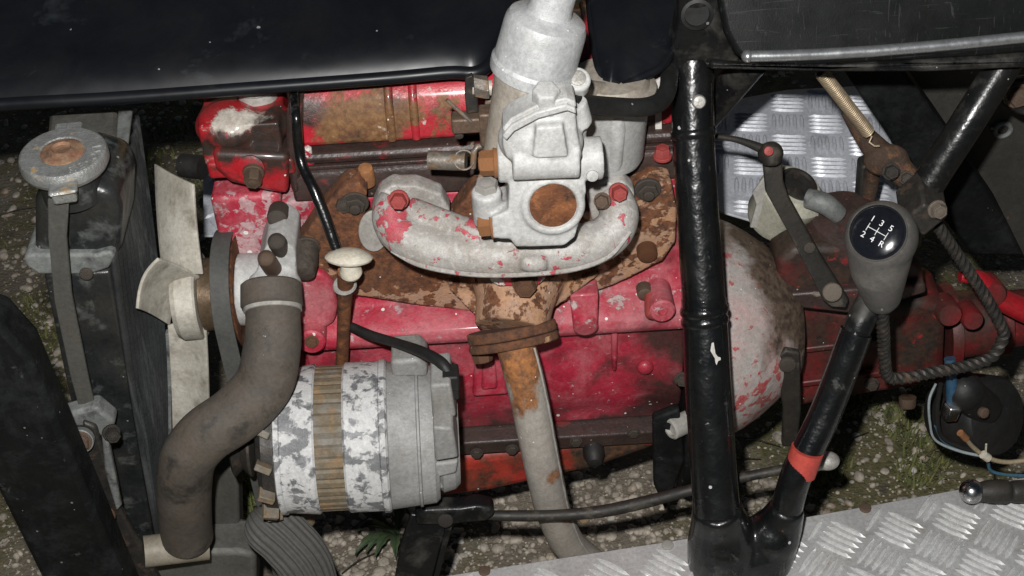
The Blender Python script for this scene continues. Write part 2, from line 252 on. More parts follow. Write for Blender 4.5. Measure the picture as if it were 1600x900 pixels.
# ------------------------------------------------------------------ mesh helpers
def perp(n):
    n = n.normalized(); a = V((0, 0, 1)) if abs(n.z) < .9 else V((0, 1, 0))
    x = a.cross(n).normalized(); return x, n.cross(x).normalized()
def catmull(pts, n=8):
    """pts: list of tuples of floats (any length) -> smooth resample"""
    P = [pts[0]] + list(pts) + [pts[-1]]; out = []
    for i in range(1, len(P) - 2):
        for k in range(n):
            t = k / n; a, b, c, d = P[i - 1], P[i], P[i + 1], P[i + 2]
            out.append(tuple(.5 * (2 * b[j] + (c[j] - a[j]) * t + (2 * a[j] - 5 * b[j] + 4 * c[j] - d[j]) * t * t + (3 * b[j] - a[j] - 3 * c[j] + d[j]) * t ** 3) for j in range(len(b))))
    out.append(tuple(pts[-1])); return out
class B:
    def __init__(s): s.v = []; s.f = []
    def add(s, v, f):
        o = len(s.v); s.v += [V(x) for x in v]; s.f += [tuple(i + o for i in x) for x in f]; return s
    def tube(s, pts, r, seg=18, cap=True, ring=None):
        pts = [V(p) for p in pts]; N = len(pts)
        rs = list(r) if hasattr(r, '__len__') else [r] * N
        vs = []; x = None
        for i, p in enumerate(pts):
            t = (pts[min(i + 1, N - 1)] - pts[max(i - 1, 0)]).normalized()
            if x is None: x, _ = perp(t)
            x = (x - t * x.dot(t)).normalized(); y = t.cross(x)
            for k in range(seg):
                a = 2 * math.pi * k / seg; rr = rs[i] * (ring(a, i) if ring else 1)
                vs.append(p + (x * math.cos(a) + y * math.sin(a)) * rr)
        f = [(i * seg + k, i * seg + (k + 1) % seg, (i + 1) * seg + (k + 1) % seg, (i + 1) * seg + k) for i in range(N - 1) for k in range(seg)]
        if cap: f += [tuple(range(seg))[::-1], tuple((N - 1) * seg + k for k in range(seg))]
        return s.add(vs, f)
    def spx(s, pts, n=8, seg=18, cap=True, k=1.0, ring=None):
        """smooth tube through (u, v, y, radius in pixels)"""
        c = catmull([(*Y(a[0], a[1], a[2]), a[3] * S(Y(a[0], a[1], a[2])) * k) for a in pts], n)
        return s.tube([V(a[:3]) for a in c], [a[3] for a in c], seg, cap, ring)
    def cyl(s, a, b, r, seg=24, r2=None): return s.tube([a, b], [r, r2 if r2 is not None else r], seg)
    def lathe(s, o, ax, prof, seg=36):
        ax = V(ax).normalized(); return s.tube_prof(V(o), ax, prof, seg)
    def tube_prof(s, o, ax, prof, seg):
        x, y = perp(ax); vs = []
        for (r, h) in prof:
            for k in range(seg):
                a = 2 * math.pi * k / seg; vs.append(o + ax * h + (x * math.cos(a) + y * math.sin(a)) * max(r, 1e-5))
        N = len(prof)
        f = [(i * seg + k, i * seg + (k + 1) % seg, (i + 1) * seg + (k + 1) % seg, (i + 1) * seg + k) for i in range(N - 1) for k in range(seg)]
        f += [tuple(range(seg))[::-1], tuple((N - 1) * seg + k for k in range(seg))]
        return s.add(vs, f)
    def prism(s, poly, vec):
        poly = [V(p) for p in poly]; vec = V(vec); n = len(poly)
        return s.add(poly + [p + vec for p in poly], [tuple(range(n))[::-1], tuple(range(n, 2 * n))] + [(i, (i + 1) % n, n + (i + 1) % n, n + i) for i in range(n)])
    def box(s, c, sx, sy, sz, rot=None):
        c = V(c); M = rot or Matrix.Identity(3)
        vs = [c + M @ V((a * sx / 2, b * sy / 2, d * sz / 2)) for d in (-1, 1) for b in (-1, 1) for a in (-1, 1)]
        return s.add(vs, [(0, 2, 3, 1), (4, 5, 7, 6), (0, 1, 5, 4), (2, 6, 7, 3), (0, 4, 6, 2), (1, 3, 7, 5)])
    def ball(s, c, r, sc=(1, 1, 1), n=14, rot=None):
        M = rot or Matrix.Identity(3); prof = []
        vs = []; seg = 2 * n
        for i in range(1, n):
            t = math.pi * i / n
            for k in range(seg):
                a = 2 * math.pi * k / seg
                vs.append(V(c) + M @ V((r * sc[0] * math.sin(t) * math.cos(a), r * sc[1] * math.sin(t) * math.sin(a), r * sc[2] * math.cos(t))))
        f = [(i * seg + k, (i + 1) * seg + k, (i + 1) * seg + (k + 1) % seg, i * seg + (k + 1) % seg) for i in range(n - 2) for k in range(seg)]
        f += [tuple(range(seg)), tuple((n - 2) * seg + k for k in range(seg))[::-1]]
        return s.add(vs, f)
    def grid(s, rows):
        n = len(rows); m = len(rows[0])
        return s.add([p for r in rows for p in r], [(i * m + j, i * m + j + 1, (i + 1) * m + j + 1, (i + 1) * m + j) for i in range(n - 1) for j in range(m - 1)])
    def mesh(s, name):
        bm = bmesh.new(); vv = [bm.verts.new(p) for p in s.v]
        for f in s.f:
            try: bm.faces.new([vv[i] for i in f])
            except ValueError: pass
        bmesh.ops.recalc_face_normals(bm, faces=bm.faces)
        me = bpy.data.meshes.new(name); bm.to_mesh(me); bm.free(); return me
def thing(name, label, cat, loc, group=None):
    o = bpy.data.objects.new(name, None); COL.objects.link(o); o.location = loc; o.empty_display_size = .02
    o['label'] = label; o['category'] = cat
    if group: o['group'] = group
    return o
def tag(o, label, cat, group=None):
    o['label'] = label; o['category'] = cat
    if group: o['group'] = group
    return o
def obj(name, b, m, parent=None, bevel=0, seg=2, sub=0, remesh=0, sm=4, solid=0, ang=40, label=None, off=None):
    """one mesh object in world coordinates; parent chains have plain translations"""
    me = b.mesh(name) if isinstance(b, B) else b
    o = bpy.data.objects.new(name, me); COL.objects.link(o)
    me.materials.append(MATS[m])
    if parent is not None:
        o.parent = parent
        if parent.parent is None and parent.type == 'EMPTY': o.location = -V(parent.location)
    if solid:
        x = o.modifiers.new('solid', 'SOLIDIFY'); x.thickness = solid; x.offset = 0
    if bevel:
        x = o.modifiers.new('bevel', 'BEVEL'); x.width = bevel; x.segments = seg; x.limit_method = 'ANGLE'; x.angle_limit = R_(35)
    if remesh:
        x = o.modifiers.new('remesh', 'REMESH'); x.mode = 'VOXEL'; x.voxel_size = remesh; x.use_smooth_shade = True
        x = o.modifiers.new('smooth', 'SMOOTH'); x.factor = .5; x.iterations = sm
    if sub:
        x = o.modifiers.new('sub', 'SUBSURF'); x.levels = sub; x.render_levels = sub
    me.polygons.foreach_set('use_smooth', [True] * len(me.polygons))
    if not sub and not remesh: me.set_sharp_from_angle(angle=R_(ang))
    if label: o['label'] = label
    return o
def structure(o): o['kind'] = 'structure'; return o
_bolt = {}
def hexmesh(m, style):
    if (m, style) in _bolt: return _bolt[(m, style)]
    b = B()
    def ringp(r, h, n, rot=0): return [V((r * math.cos(2 * math.pi * k / n + rot), r * math.sin(2 * math.pi * k / n + rot), h)) for k in range(n)]
    if style == 'hex':
        b.lathe((0, 0, 0), (0, 0, 1), [(1.2, -.15), (1.2, .08), (1.12, .14)], 18)
        rows = [ringp(1, 0, 6), ringp(1, .8, 6), ringp(.88, .98, 6)]
        vs = [p for r in rows for p in r]
        b.add(vs, [(i * 6 + k, i * 6 + (k + 1) % 6, (i + 1) * 6 + (k + 1) % 6, (i + 1) * 6 + k) for i in range(2) for k in range(6)] + [tuple(range(12, 18))])
        b.lathe((0, 0, 0), (0, 0, 1), [(.55, .9), (.55, 1.02), (.4, 1.06)], 12)
    elif style == 'stud':
        b.lathe((0, 0, 0), (0, 0, 1), [(1.3, -.1), (1.3, .12), (1.2, .2)], 16)
        b.lathe((0, 0, 0), (0, 0, 1), [(1, 0), (1, .55), (.9, .62)], 6)
        b.lathe((0, 0, 0), (0, 0, 1), [(.55, 0), (.55, .9), (.48, 1.0), (.3, 1.03)], 12)
    elif style == 'round':
        b.lathe((0, 0, 0), (0, 0, 1), [(1, -.1), (1, .7), (.92, .88), (.7, .98), (.35, 1.0)], 20)
    me = b.mesh('bolt_' + style); me.materials.append(MATS[m])
    me.polygons.foreach_set('use_smooth', [True] * len(me.polygons)); me.set_sharp_from_angle(angle=R_(32))
    _bolt[(m, style)] = me; return me
def bolt(parent, pos, ax, r, h, m='bolt_rust', style='hex', name='bolt'):
    o = bpy.data.objects.new(name, hexmesh(m, style)); COL.objects.link(o)
    ax = V(ax).normalized(); x, y = perp(ax)
    a = random.random() * 6.28; x, y = x * math.cos(a) + y * math.sin(a), y * math.cos(a) - x * math.sin(a)
    M = Matrix((x, y, ax)).transposed().to_4x4(); M = Matrix.Translation(V(pos)) @ M @ Matrix.Diagonal((r, r, h, 1))
    if parent is not None:
        o.parent = parent; base = V(parent.location) if parent.type == 'EMPTY' else (V(parent.parent.location) * 0 if parent.parent else V((0, 0, 0)))
        M = Matrix.Translation(-base) @ M
    o.matrix_local = M; return o
def text_mesh(body, size, ext=.0002):
    cu = bpy.data.curves.new('txt', 'FONT'); cu.body = body; cu.size = size; cu.extrude = ext; cu.align_x = 'CENTER'; cu.align_y = 'CENTER'; cu.resolution_u = 3
    o = bpy.data.objects.new('txt', cu); COL.objects.link(o)
    dg = bpy.context.evaluated_depsgraph_get(); me = bpy.data.meshes.new_from_object(o.evaluated_get(dg))
    bpy.data.objects.remove(o); return me
def place_mesh(b, me, o, x, y, n):
    b.add([V(o) + x * v.co.x + y * v.co.y + n * v.co.z for v in me.vertices], [tuple(p.vertices) for p in me.polygons])
def pxpoly(pts, y): return [Y(u, v, y) for u, v in pts]
X1, Y1, Z1 = V((1, 0, 0)), V((0, 1, 0)), V((0, 0, 1))
CAMDIR = -Fw
def rotm(z, x=None):
    z = V(z).normalized()
    if x is None: x, y = perp(z)
    else: x = (V(x) - z * V(x).dot(z)).normalized(); y = z.cross(x)
    return Matrix((x, y, z)).transposed()

# ================================================================== SETTING: ground
def hgt(x, y): return .010 * mnoise.noise(V((x * 3, y * 3, 1))) + .004 * mnoise.noise(V((x * 14, y * 14, 5)))
rows = []
xs = [-7, -4, -2.4] + [-1.5 + .03 * i for i in range(101)] + [2.4, 4, 7]
ys = [-6, -3, -1.5, -.8] + [-.3 + .03 * i for i in range(70)] + [2.2, 3, 5, 8]
g = B().grid([[V((x, y, hgt(x, y) - .012)) for x in xs] for y in ys])
structure(obj('ground', g, 'ground', ang=180))
# gravel stones lying on it: uncountable
st = B()
base_ico = bmesh.new(); bmesh.ops.create_icosphere(base_ico, subdivisions=2, radius=1)
iv = [v.co.copy() for v in base_ico.verts]; iff = [tuple(v.index for v in f.verts) for f in base_ico.faces]; base_ico.free()
def stone(b, c, r):
    rot = Matrix.Rotation(random.random() * 6.28, 3, 'Z') @ Matrix.Rotation(random.uniform(-.4, .4), 3, 'X')
    sc = (r * random.uniform(.8, 1.4), r * random.uniform(.6, 1.0), r * random.uniform(.4, .75))
    b.add([V(c) + rot @ V((p.x * sc[0], p.y * sc[1], p.z * sc[2])) * (1 + .22 * mnoise.noise(p * 1.3 + V(c) * 90)) for p in iv], iff)
for (u0, u1, v0, v1, n, r0, r1) in [(500, 1300, 720, 900, 620, .0018, .009), (0, 330, 140, 420, 170, .004, .011), (0, 120, 400, 900, 120, .003, .009), (1100, 1600, 560, 800, 170, .002, .009), (500, 1250, 730, 900, 330, .004, .0105), (1290, 1500, 600, 780, 60, .004, .010), (0, 130, 380, 700, 80, .004, .012), (380, 520, 780, 900, 30, .003, .007)]:
    for i in range(n):
        p = Z(random.uniform(u0, u1), random.uniform(v0, v1), 0); r = random.uniform(r0, r1) * random.uniform(.6, 1)
        stone(st, (p.x, p.y, hgt(p.x, p.y) - .012 + r * .2), r)
oct_v = [V(p) for p in [(1, 0, 0), (-1, 0, 0), (0, 1, 0), (0, -1, 0), (0, 0, 1), (0, 0, -1)]]; oct_f = [(0, 2, 4), (2, 1, 4), (1, 3, 4), (3, 0, 4), (2, 0, 5), (1, 2, 5), (3, 1, 5), (0, 3, 5)]
for (u0, u1, v0, v1, n) in [(480, 1300, 720, 900, 2600), (0, 330, 140, 420, 900), (0, 130, 400, 900, 900), (1100, 1600, 560, 800, 1300), (1440, 1600, 360, 480, 200)]:
    for i in range(n):
        p = Z(random.uniform(u0, u1), random.uniform(v0, v1), 0); rr = random.uniform(.0008, .0028)
        rz = Matrix.Rotation(random.random() * 6.28, 3, 'Z'); k = random.uniform(.6, 1.4)
        st.add([V((p.x, p.y, hgt(p.x, p.y) - .012 + rr * .2)) + rz @ V((a.x * rr * k, a.y * rr, a.z * rr * .8)) for a in oct_v], oct_f)
o = obj('gravel', st, 'pebble', ang=70); o['kind'] = 'stuff'; o['label'] = 'loose pale gravel pressed into the ground'
# moss and short grass
gr = B()
for (u0, u1, v0, v1, n, hh) in [(1270, 1480, 590, 770, 2200, .017), (30, 110, 440, 700, 900, .013), (225, 320, 165, 300, 350, .015), (375, 425, 745, 830, 160, .05), (0, 60, 250, 400, 200, .012), (1140, 1240, 640, 780, 200, .008), (1500, 1600, 380, 470, 200, .010)]:
    for i in range(n):
        p = Z(random.uniform(u0, u1), random.uniform(v0, v1), 0)
        if mnoise.noise(V((p.x * 12, p.y * 12, 0))) < -.05 and hh < .03: continue
        z = hgt(p.x, p.y) - .014; a = random.random() * 6.28; h = hh * random.uniform(.4, 1.2); d = V((math.cos(a), math.sin(a), 0)); sd = V((-d.y, d.x, 0)) * .0016
        p = V((p.x, p.y, z)); l = d * h * random.uniform(.2, .9)
        gr.add([p - sd, p + sd, p + l * .5 + Z1 * h * .7 + sd * .7, p + l + Z1 * h, p + l * .5 + Z1 * h * .7 - sd * .7], [(0, 1, 2, 3, 4)])
o = obj('moss_and_grass', gr, 'moss'); o['kind'] = 'stuff'; o['label'] = 'short moss and grass on the damp ground'
# dandelion-like weed under the alternator
wc = Z(622, 842, 0)
weed = thing('weed_plant', 'small green toothed-leaf weed growing under the alternator', 'weed', (wc.x, wc.y, 0))
for (du, dv, ln) in [(-60, -35, .075), (-40, 10, .06), (-75, 20, .07), (-20, 35, .06), (-95, 55, .06), (-15, -40, .06), (-80, -10, .05)]:
    e = Z(640 + du, 850 + dv, .02); d = (e - wc); d.z = 0; d.normalize(); sd = V((-d.y, d.x, 0)); rws = []
    for i in range(11):
        t = i / 10; wd = .008 * math.sin(math.pi * min(1, t * .93 + .07)) * (.75 + .25 * (i % 2)); zc = .006 + .045 * math.sin(t * 2.3) * .7
        rws.append([wc + d * ln * t + sd * s * wd + Z1 * (zc + abs(s) * .004) for s in (-1, 0, 1)])
    obj('leaf', B().grid(rws), 'leaf', weed, solid=.0008)

# ================================================================== tread plates
def inside(p, poly):
    c = False; n = len(poly)
    for i in range(n):
        a, b = poly[i], poly[(i + 1) % n]
        if (a[1] > p[1]) != (b[1] > p[1]) and p[0] < (b[0] - a[0]) * (p[1] - a[1]) / (b[1] - a[1]) + a[0]: c = not c
    return c
def tread(name, label, poly, n, m, ang, cell, th=.003):
    """poly: 3D corners on a plane with normal n; raised five-bar chequer relief"""
    n = V(n).normalized(); x = (X1 - n * X1.dot(n)).normalized(); yv = n.cross(x); o0 = V(poly[0])
    a = x * math.cos(ang) + yv * math.sin(ang); c = n.cross(a)
    P2 = [((V(p) - o0).dot(a), (V(p) - o0).dot(c)) for p in poly]
    t = thing(name, label, 'metal plate', o0)
    obj('sheet', B().prism([V(p) - n * th for p in poly], n * th), m, t, bevel=.0008)
    bars = B(); hl, wd, ht = cell * .46, cell * .070, .0030
    x0, x1 = min(p[0] for p in P2), max(p[0] for p in P2); y0, y1 = min(p[1] for p in P2), max(p[1] for p in P2)
    for i in range(int(x0 / cell) - 1, int(x1 / cell) + 2):
        for j in range(int(y0 / cell) - 1, int(y1 / cell) + 2):
            for k in range(5):
                off = (k - 2) * cell * .185
                cx, cy = (i + .5) * cell, (j + .5) * cell
                if (i + j) % 2: cx += 0; cy += off; d1, d2 = a, c
                else: cx += off; d1, d2 = c, a
                cc = o0 + a * cx + c * cy
                if not all(inside(((cc + d1 * s * hl - o0).dot(a), (cc + d1 * s * hl - o0).dot(c)), P2) for s in (-1, 0, 1)): continue
                rim = [cc + d1 * (hl * math.cos(q_)) + d2 * (wd * math.sin(q_)) for q_ in [2 * math.pi * z_ / 10 for z_ in range(10)]]
                top = [cc + d1 * (hl * .66 * math.cos(q_)) + d2 * (wd * .45 * math.sin(q_)) + n * ht for q_ in [2 * math.pi * z_ / 10 for z_ in range(10)]]
                bars.add(rim + top, [(z_, (z_ + 1) % 10, 10 + (z_ + 1) % 10, 10 + z_) for z_ in range(10)] + [tuple(range(10, 20))])
    o = obj('tread_bars', bars, 'tread_worn' if m == 'tread' else m, t, ang=25); o['kind'] = 'stuff'
    return t
SZ = .30
sill = tread('side_sill', 'silver chequered tread plate sill under the black post', [Z(u, v, SZ) for u, v in [(560, 925), (700, 899), (1050, 845), (1330, 795), (1600, 746), (1900, 690), (1900, 1120), (520, 1120)]], Z1, 'tread', R_(-38), .043)
for (u, v, m_) in [(1043, 853, 'bolt_alu'), (757, 893, 'bolt_brown'), (1352, 795, 'bolt_brown'), (1415, 1000, 'bolt_alu')]:
    bolt(sill, Z(u, v, SZ), Z1, .006, .003, m_, 'round', 'rivet')
obj('sill_flange', B().prism([Z(u, v, SZ) + V((0, -.002, -.003)) for u, v in [(560, 925), (700, 899), (1050, 845), (1600, 746), (1900, 690)]] + [Z(u, v, SZ) + V((0, -.002, -.045)) for u, v in [(1900, 690), (1600, 746), (1050, 845), (700, 899), (560, 925)]], (0, -.002, 0)), 'tread', sill)
FZ = .45
fp = tread('floor_plate', 'blue-grey chequered tread plate floor beyond the gearbox', [Z(u, v, FZ) for u, v in [(1085, 205), (1150, 155), (1230, 140), (1345, 134), (1385, 160), (1475, 310), (1330, 350), (1200, 352), (1085, 318)]], Z1, 'tread_blue', R_(-9), .045)
fq = tread('floor_scrap', 'small blue-grey tread plate piece behind the thermostat housing', [Z(u, v, .40) for u, v in [(317, 280), (330, 268), (420, 262), (420, 368), (318, 368)]], Z1, 'tread_blue', R_(35), .040)

# ================================================================== ENGINE
BX0, BX1 = -.285, .176
eng = thing('engine', 'worn red painted engine block with rusty stains, without its fittings', 'engine', (-.05, .1, .19))
# block: section swept along the crankshaft axis
prof = [(.20, .625), (.0, .625), (.0, .505), (-.006, .492), (-.026, .486), (-.036, .478), (-.038, .468), (-.034, .460), (-.018, .455), (-.014, .44), (-.016, .40), (-.014, .36), (-.006, .33), (.006, .31), (.006, .296), (.2, .296)]
xl = Y(470, 520, -.02).x
obj('cylinder_block', B().prism([V((xl, a, b)) for a, b in prof], (BX1 - xl, 0, 0)), 'red_block', eng, bevel=.003, seg=3)
obj('front_cover', B().prism([V((BX0, a + .006, b)) for a, b in [(.19, .635), (-.006, .635), (-.006, .52), (-.004, .30), (.19, .30)]], (xl - BX0 - .0005, 0, 0)), 'red_block', eng, bevel=.006, seg=3)
# water pump boss on the block front
bb = B().prism(pxpoly([(462, 420), (505, 428), (520, 445), (527, 480), (524, 505), (510, 516), (470, 516), (460, 500)], -.034), (0, .05, 0))
obj('pump_boss', bb, 'red_block', eng, bevel=.008, seg=4)
# webs, pads and lugs on the crankcase
bb = B().prism(pxpoly([(742, 560), (786, 556), (796, 618), (738, 622)], -.024), (0, .03, 0)); obj('engine_mount_pad', bb, 'red_block', eng, bevel=.004)
bb = B().prism(pxpoly([(754, 566), (774, 565), (778, 608), (752, 611)], -.029), (0, .02, 0)); obj('cast_web', bb, 'red_block', eng, bevel=.003)
c = Y(915, 512, -.055); obj('casting_lug', B().lathe(c, (0, -1, -.25), [(.0125, -.05), (.0125, 0), (.011, .0025), (.004, .003)], 28).prism([c + V((-.0125, .002, 0)), c + V((.0125, .002, 0)), c + V((.014, .01, .035)), c + V((-.014, .01, .035))], (0, .035, 0)), 'red_block', eng, bevel=.002)
obj('cast_rib', B().prism(pxpoly([(955, 510), (966, 509), (964, 580), (957, 582)], -.024), (0, .02, 0)), 'red_block', eng, bevel=.003)
obj('casting_knob', B().ball(Y(1008, 574, -.018), .009, (1, .7, 1)), 'red_block', eng)
obj('rail_end', B().lathe(Y(1035, 486, -.05), (0, -1, .1), [(.013, -.04), (.013, 0), (.011, .002), (.005, .002), (.005, -.001)], 26), 'red_block', eng)
obj('rail_end', B().lathe(Y(487, 534, -.05), (0, -1, .1), [(.014, -.04), (.014, 0), (.012, .002)], 26), 'red_block', eng)
bolt(eng, Y(487, 534, -.053), (0, -1, .1), .006, .004, 'bolt_rust')
bolt(eng, Y(1020, 466, -.030), (-.1, -1, -.35), .0085, .022, 'bolt_red', 'round')
bolt(eng, Y(1006, 450, -.016), (0, -1, 0), .008, .012, 'bolt_brown', 'round')
# cylinder head + gasket ledge
hx = Y(455, 280, 0).x
obj('cylinder_head', B().prism([V((hx, a, b)) for a, b in [(.2, .6265), (-.004, .6265), (-.006, .655), (-.002, .662), (.036, .664), (.2, .664)]], (BX1 - hx - .002, 0, 0)), 'oil_grime', eng, bevel=.003)
obj('head_edge', B().prism([V((hx + .004, a, b)) for a, b in [(-.004, .6630), (.000, .6645), (.000, .667), (-.004, .667)]], (BX1 - hx - .012, 0, 0)), 'oil_grime', eng, bevel=.001)
# rocker cover
rx0, rx1 = Y(466, 190, .05).x, Y(1046, 190, .05).x
rp = [(.013, .677), (.015, .700), (.021, .720), (.035, .735), (.062, .742), (.125, .742), (.150, .735), (.164, .72), (.168, .678)]
rc = obj('rocker_cover', B().prism([V((rx0, a, b)) for a, b in rp], (rx1 - rx0, 0, 0)), 'red_cover', eng, bevel=.006, seg=3)
obj('rocker_flange', B().prism([V((rx0 - .004, a, b)) for a, b in [(.004, .6645), (.002, .671), (.006, .6755), (.176, .6755), (.176, .6645)]], (rx1 - rx0 + .008, 0, 0)), 'oil_grime', eng, bevel=.0015)
for u in (614, 651, 890, 925):
    x = Y(u, 180, .05).x
    obj('cover_rib', B().tube([V((x, a, b)) for a, b in [(.0145, .68)] + rp[1:-1] + [(.168, .68)]], .0042, 12), 'red_cover', rc)
obj('paint_stripe', B().prism([V((0, 0, 0))] * 0 + [Y(1024, 128, .0115), Y(1033, 122, .0115), Y(1034, 208, .0115), Y(1024, 210, .0115)], (0, .006, 0)), 'white_paint', eng)
obj('paint_stripe', B().prism([Y(1018, 208, .0105), Y(1043, 206, .0105), Y(1043, 213, .0105), Y(1018, 214, .0105)], (0, .004, 0)), 'white_paint', eng)
# head top studs and nubs
c = Y(571, 258, -.010)
obj('plug', B().lathe(c - Z1 * .020, (0, -.25, 1), [(.0078, 0), (.0078, .018), (.0065, .021), (.003, .022)], 22), 'bolt_orange', eng, label='orange and red capped plug on the head ledge')
obj('plug', B().lathe(Y(480, 240, .008) - Z1 * .02, Z1, [(.005, 0), (.005, .026), (.003, .028)], 14), 'red_tab', eng)
for u, v, m_ in [(992, 232, 'bolt_brown'), (1035, 244, 'bolt_red')]:
    bolt(eng, Z(u, v, .664), Z1, .0075, .010, m_)
bolt(eng, Y(540, 306, -.02), (0, -1, .1), .009, .02, 'bolt_dark')
obj('head_end', B().prism([Y(u, v, -.006) for u, v in [(446, 185), (472, 165), (470, 302), (456, 304), (447, 250)]], (0, .06, 0)), 'oil_grime', eng, bevel=.004)
# sump with its flange
sx0 = xl + .02
obj('sump_flange', B().prism([V((sx0, a, b)) for a, b in [(-.012, .272), (-.014, .292), (-.004, .2955), (.2, .2955), (.2, .272)]], (BX1 - sx0 + .002, 0, 0)), 'oil_grime', eng, bevel=.002)
sp = obj('sump', B().prism([Y(u, v, -.002) for u, v in [(500, 715), (740, 712), (900, 694), (1030, 676), (1030, 700), (930, 735), (760, 772), (500, 800)]], (0, .19, 0)), 'sump_red', eng, bevel=.012, seg=4)
for u, v in [(800, 702), (900, 690), (990, 676), (745, 708)]:
    bolt(eng, Y(u, v, -.016), (0, -1, 0), .006, .004, 'bolt_dark')
obj('drain_boss', B().lathe(Y(928, 712, -.02), (0, -1, -.2), [(.012, -.03), (.012, .0), (.010, .004), (.008, .010), (.004, .011)], 24), 'rubber_black', eng)
# flywheel backplate at the rear of the block
obj('backplate', B().prism([V((BX1 + .0005, a, b)) for a, b in [(-.045, .36), (-.048, .27), (-.03, .21), (.0, .18), (.2, .18), (.2, .6), (-.03, .56), (-.045, .50)]], (.012, 0, 0)), 'strut_black', eng, bevel=.002)
obj('backplate_ear', B().prism(pxpoly([(1020, 655), (1062, 640), (1070, 720), (1040, 800), (1022, 760)], -.05), (0, .012, 0)), 'strut_black', eng, bevel=.003)
obj('core_plug', B().lathe(Y(1058, 666, -.05), (-.8, -.5, .1), [(.012, -.02), (.012, .008), (.010, .010), (.008, .010), (.007, .006)], 22), 'gasket', eng)
bolt(eng, Y(1066, 592, -.05), (0, -1, .1), .007, .006, 'bolt_dark')

# thermostat housing, front top of the head
th = thing('thermostat_housing', 'red thermostat housing with paint worn white on top, front of the engine', 'thermostat housing', Y(385, 300, .02))
c = Y(383, 205, .025)
b_ = B().box(c + V((0, .01, .004)), .076, .075, .042).box(c + V((.006, .0, -.020)), .082, .07, .018).ball(c + V((-.012, -.004, .012)), .033, (1.0, .95, .62)).ball(c + V((.02, -.002, .010)), .028, (1, .95, .6))
obj('housing_dome', b_, 'red_housing', th, remesh=.0022, sm=8)
b_ = B().prism(pxpoly([(330, 238), (452, 243), (450, 306), (415, 300), (360, 287), (336, 268)], -.016), (0, .035, 0))
obj('flange', b_, 'red_housing', th, bevel=.006, seg=3)
obj('bolt_seat', B().lathe(Y(392, 262, -.017), (0, -1, .25), [(.013, -.01), (.013, .003), (.010, .004)], 22), 'red_housing', th)
bolt(th, Y(396, 270, -.022), (0, -1, -.2), .0085, .014, 'bolt_brown')
obj('filler_neck', B().lathe(Y(402, 146, .045), (0, .1, 1), [(.019, -.03), (.019, .004), (.022, .006), (.022, .010), (.016, .011)], 30), 'gasket', th)
obj('heater_stub', B().cyl(Y(318, 262, .05), Y(285, 258, .06), .012, 20), 'rubber_black', th)

# ================================================================== GEAR TRAIN: bell housing and gearbox
bh = thing('bell_housing', 'cast aluminium bell housing with red overspray behind the black post', 'bell housing', (.25, .1, .24))
ac = Y(1190, 545, .10); ac.z = .385
def bellring(x, r, sy=1.0, n=40):
    return [V((x, .05 + r * math.cos(2 * math.pi * k / n) * sy, ac.z + r * math.sin(2 * math.pi * k / n))) for k in range(n)]
rws = [(BX1 + .014, .128), (BX1 + .022, .130), (BX1 + .030, .126), (.222, .121), (.240, .113), (.258, .102), (.276, .088), (.292, .074), (.306, .058), (.312, .03)]
n_ = 40; bb = B(); vs = [p for x, r in rws for p in bellring(x, r)]
bb.add(vs, [(i * n_ + k, i * n_ + (k + 1) % n_, (i + 1) * n_ + (k + 1) % n_, (i + 1) * n_ + k) for i in range(len(rws) - 1) for k in range(n_)] + [tuple(range(n_))[::-1], tuple((len(rws) - 1) * n_ + k for k in range(n_))])
obj('bell', bb, 'bell_alu', bh, ang=60)
obj('bell_ear', B().box(Y(1228, 548, .0), .034, .022, .018).ball(Y(1222, 560, .0), .016), 'bell_alu', bh, remesh=.002, sm=8)
obj('support_bar', B().prism(pxpoly([(1212, 560), (1228, 548), (1250, 552), (1252, 640), (1246, 700), (1222, 698), (1224, 640)], -.035), (0, .008, 0)), 'bar_grimy', bh, bevel=.002)
bolt(bh, Y(1230, 568, -.036), (0, -1, .1), .009, .005, 'bolt_dark', 'round')

gb = thing('gearbox', 'dirty red gearbox caked with black oil, behind the gear knob', 'gearbox', (.42, .1, .3))
def gy(u, v): return Y(u, v, .06)
obj('case', B().prism([gy(1246, 470), gy(1330, 488), gy(1440, 470), gy(1480, 478), gy(1476, 600), gy(1400, 612), gy(1300, 628), gy(1240, 640)], (0, .07, 0)), 'red_box', gb, bevel=.010, seg=3)
obj('top_cover', B().prism([Y(1215, 410, .03), Y(1240, 388, .03), Y(1330, 385, .03), Y(1440, 410, .03), Y(1448, 450, .03), Y(1338, 482, .03), Y(1218, 466, .03)], (0, .06, 0)), 'red_box', gb, bevel=.008, seg=3)
obj('cover_flange', B().prism([Y(1212, 462, .02), Y(1446, 444, .02), Y(1448, 458, .02), Y(1335, 492, .02), Y(1214, 478, .02)], (0, .08, 0)), 'oil_grime', gb, bevel=.003)
obj('tower', B().lathe(Y(1318, 358, .07), (0, -.25, 1), [(.045, -.05), (.043, 0), (.040, .012), (.036, .02), (.018, .024)], 34), 'oil_grime', gb)
obj('tail_case', B().lathe(Y(1470, 510, .12), (1, .02, .05), [(.05, 0), (.052, .006), (.052, .012), (.040, .016), (.038, .055), (.043, .06), (.043, .072), (.034, .076), (.030, .16), (.03, .22)], 34), 'red_box', gb, ang=30)
for u, v, r in [(1484, 492, .014), (1552, 460, .015), (1520, 500, .012)]:
    obj('boss', B().lathe(Y(u, v, .05), (0, -1, .3), [(r, -.03), (r, 0), (r * .85, .003), (r * .4, .003)], 24), 'red_box', gb)
obj('tail_arm', B().spx([(1500, 432, .06, 9), (1530, 436, .06, 14), (1570, 470, .06, 18), (1640, 500, .06, 22)], 6), 'red_housing', gb)
for u, v in [(1262, 470), (1395, 472), (1300, 612), (1362, 600), (1440, 590)]:
    bolt(gb, Y(u, v, .045), (0, -1, .1), .007, .006, 'bolt_dark')
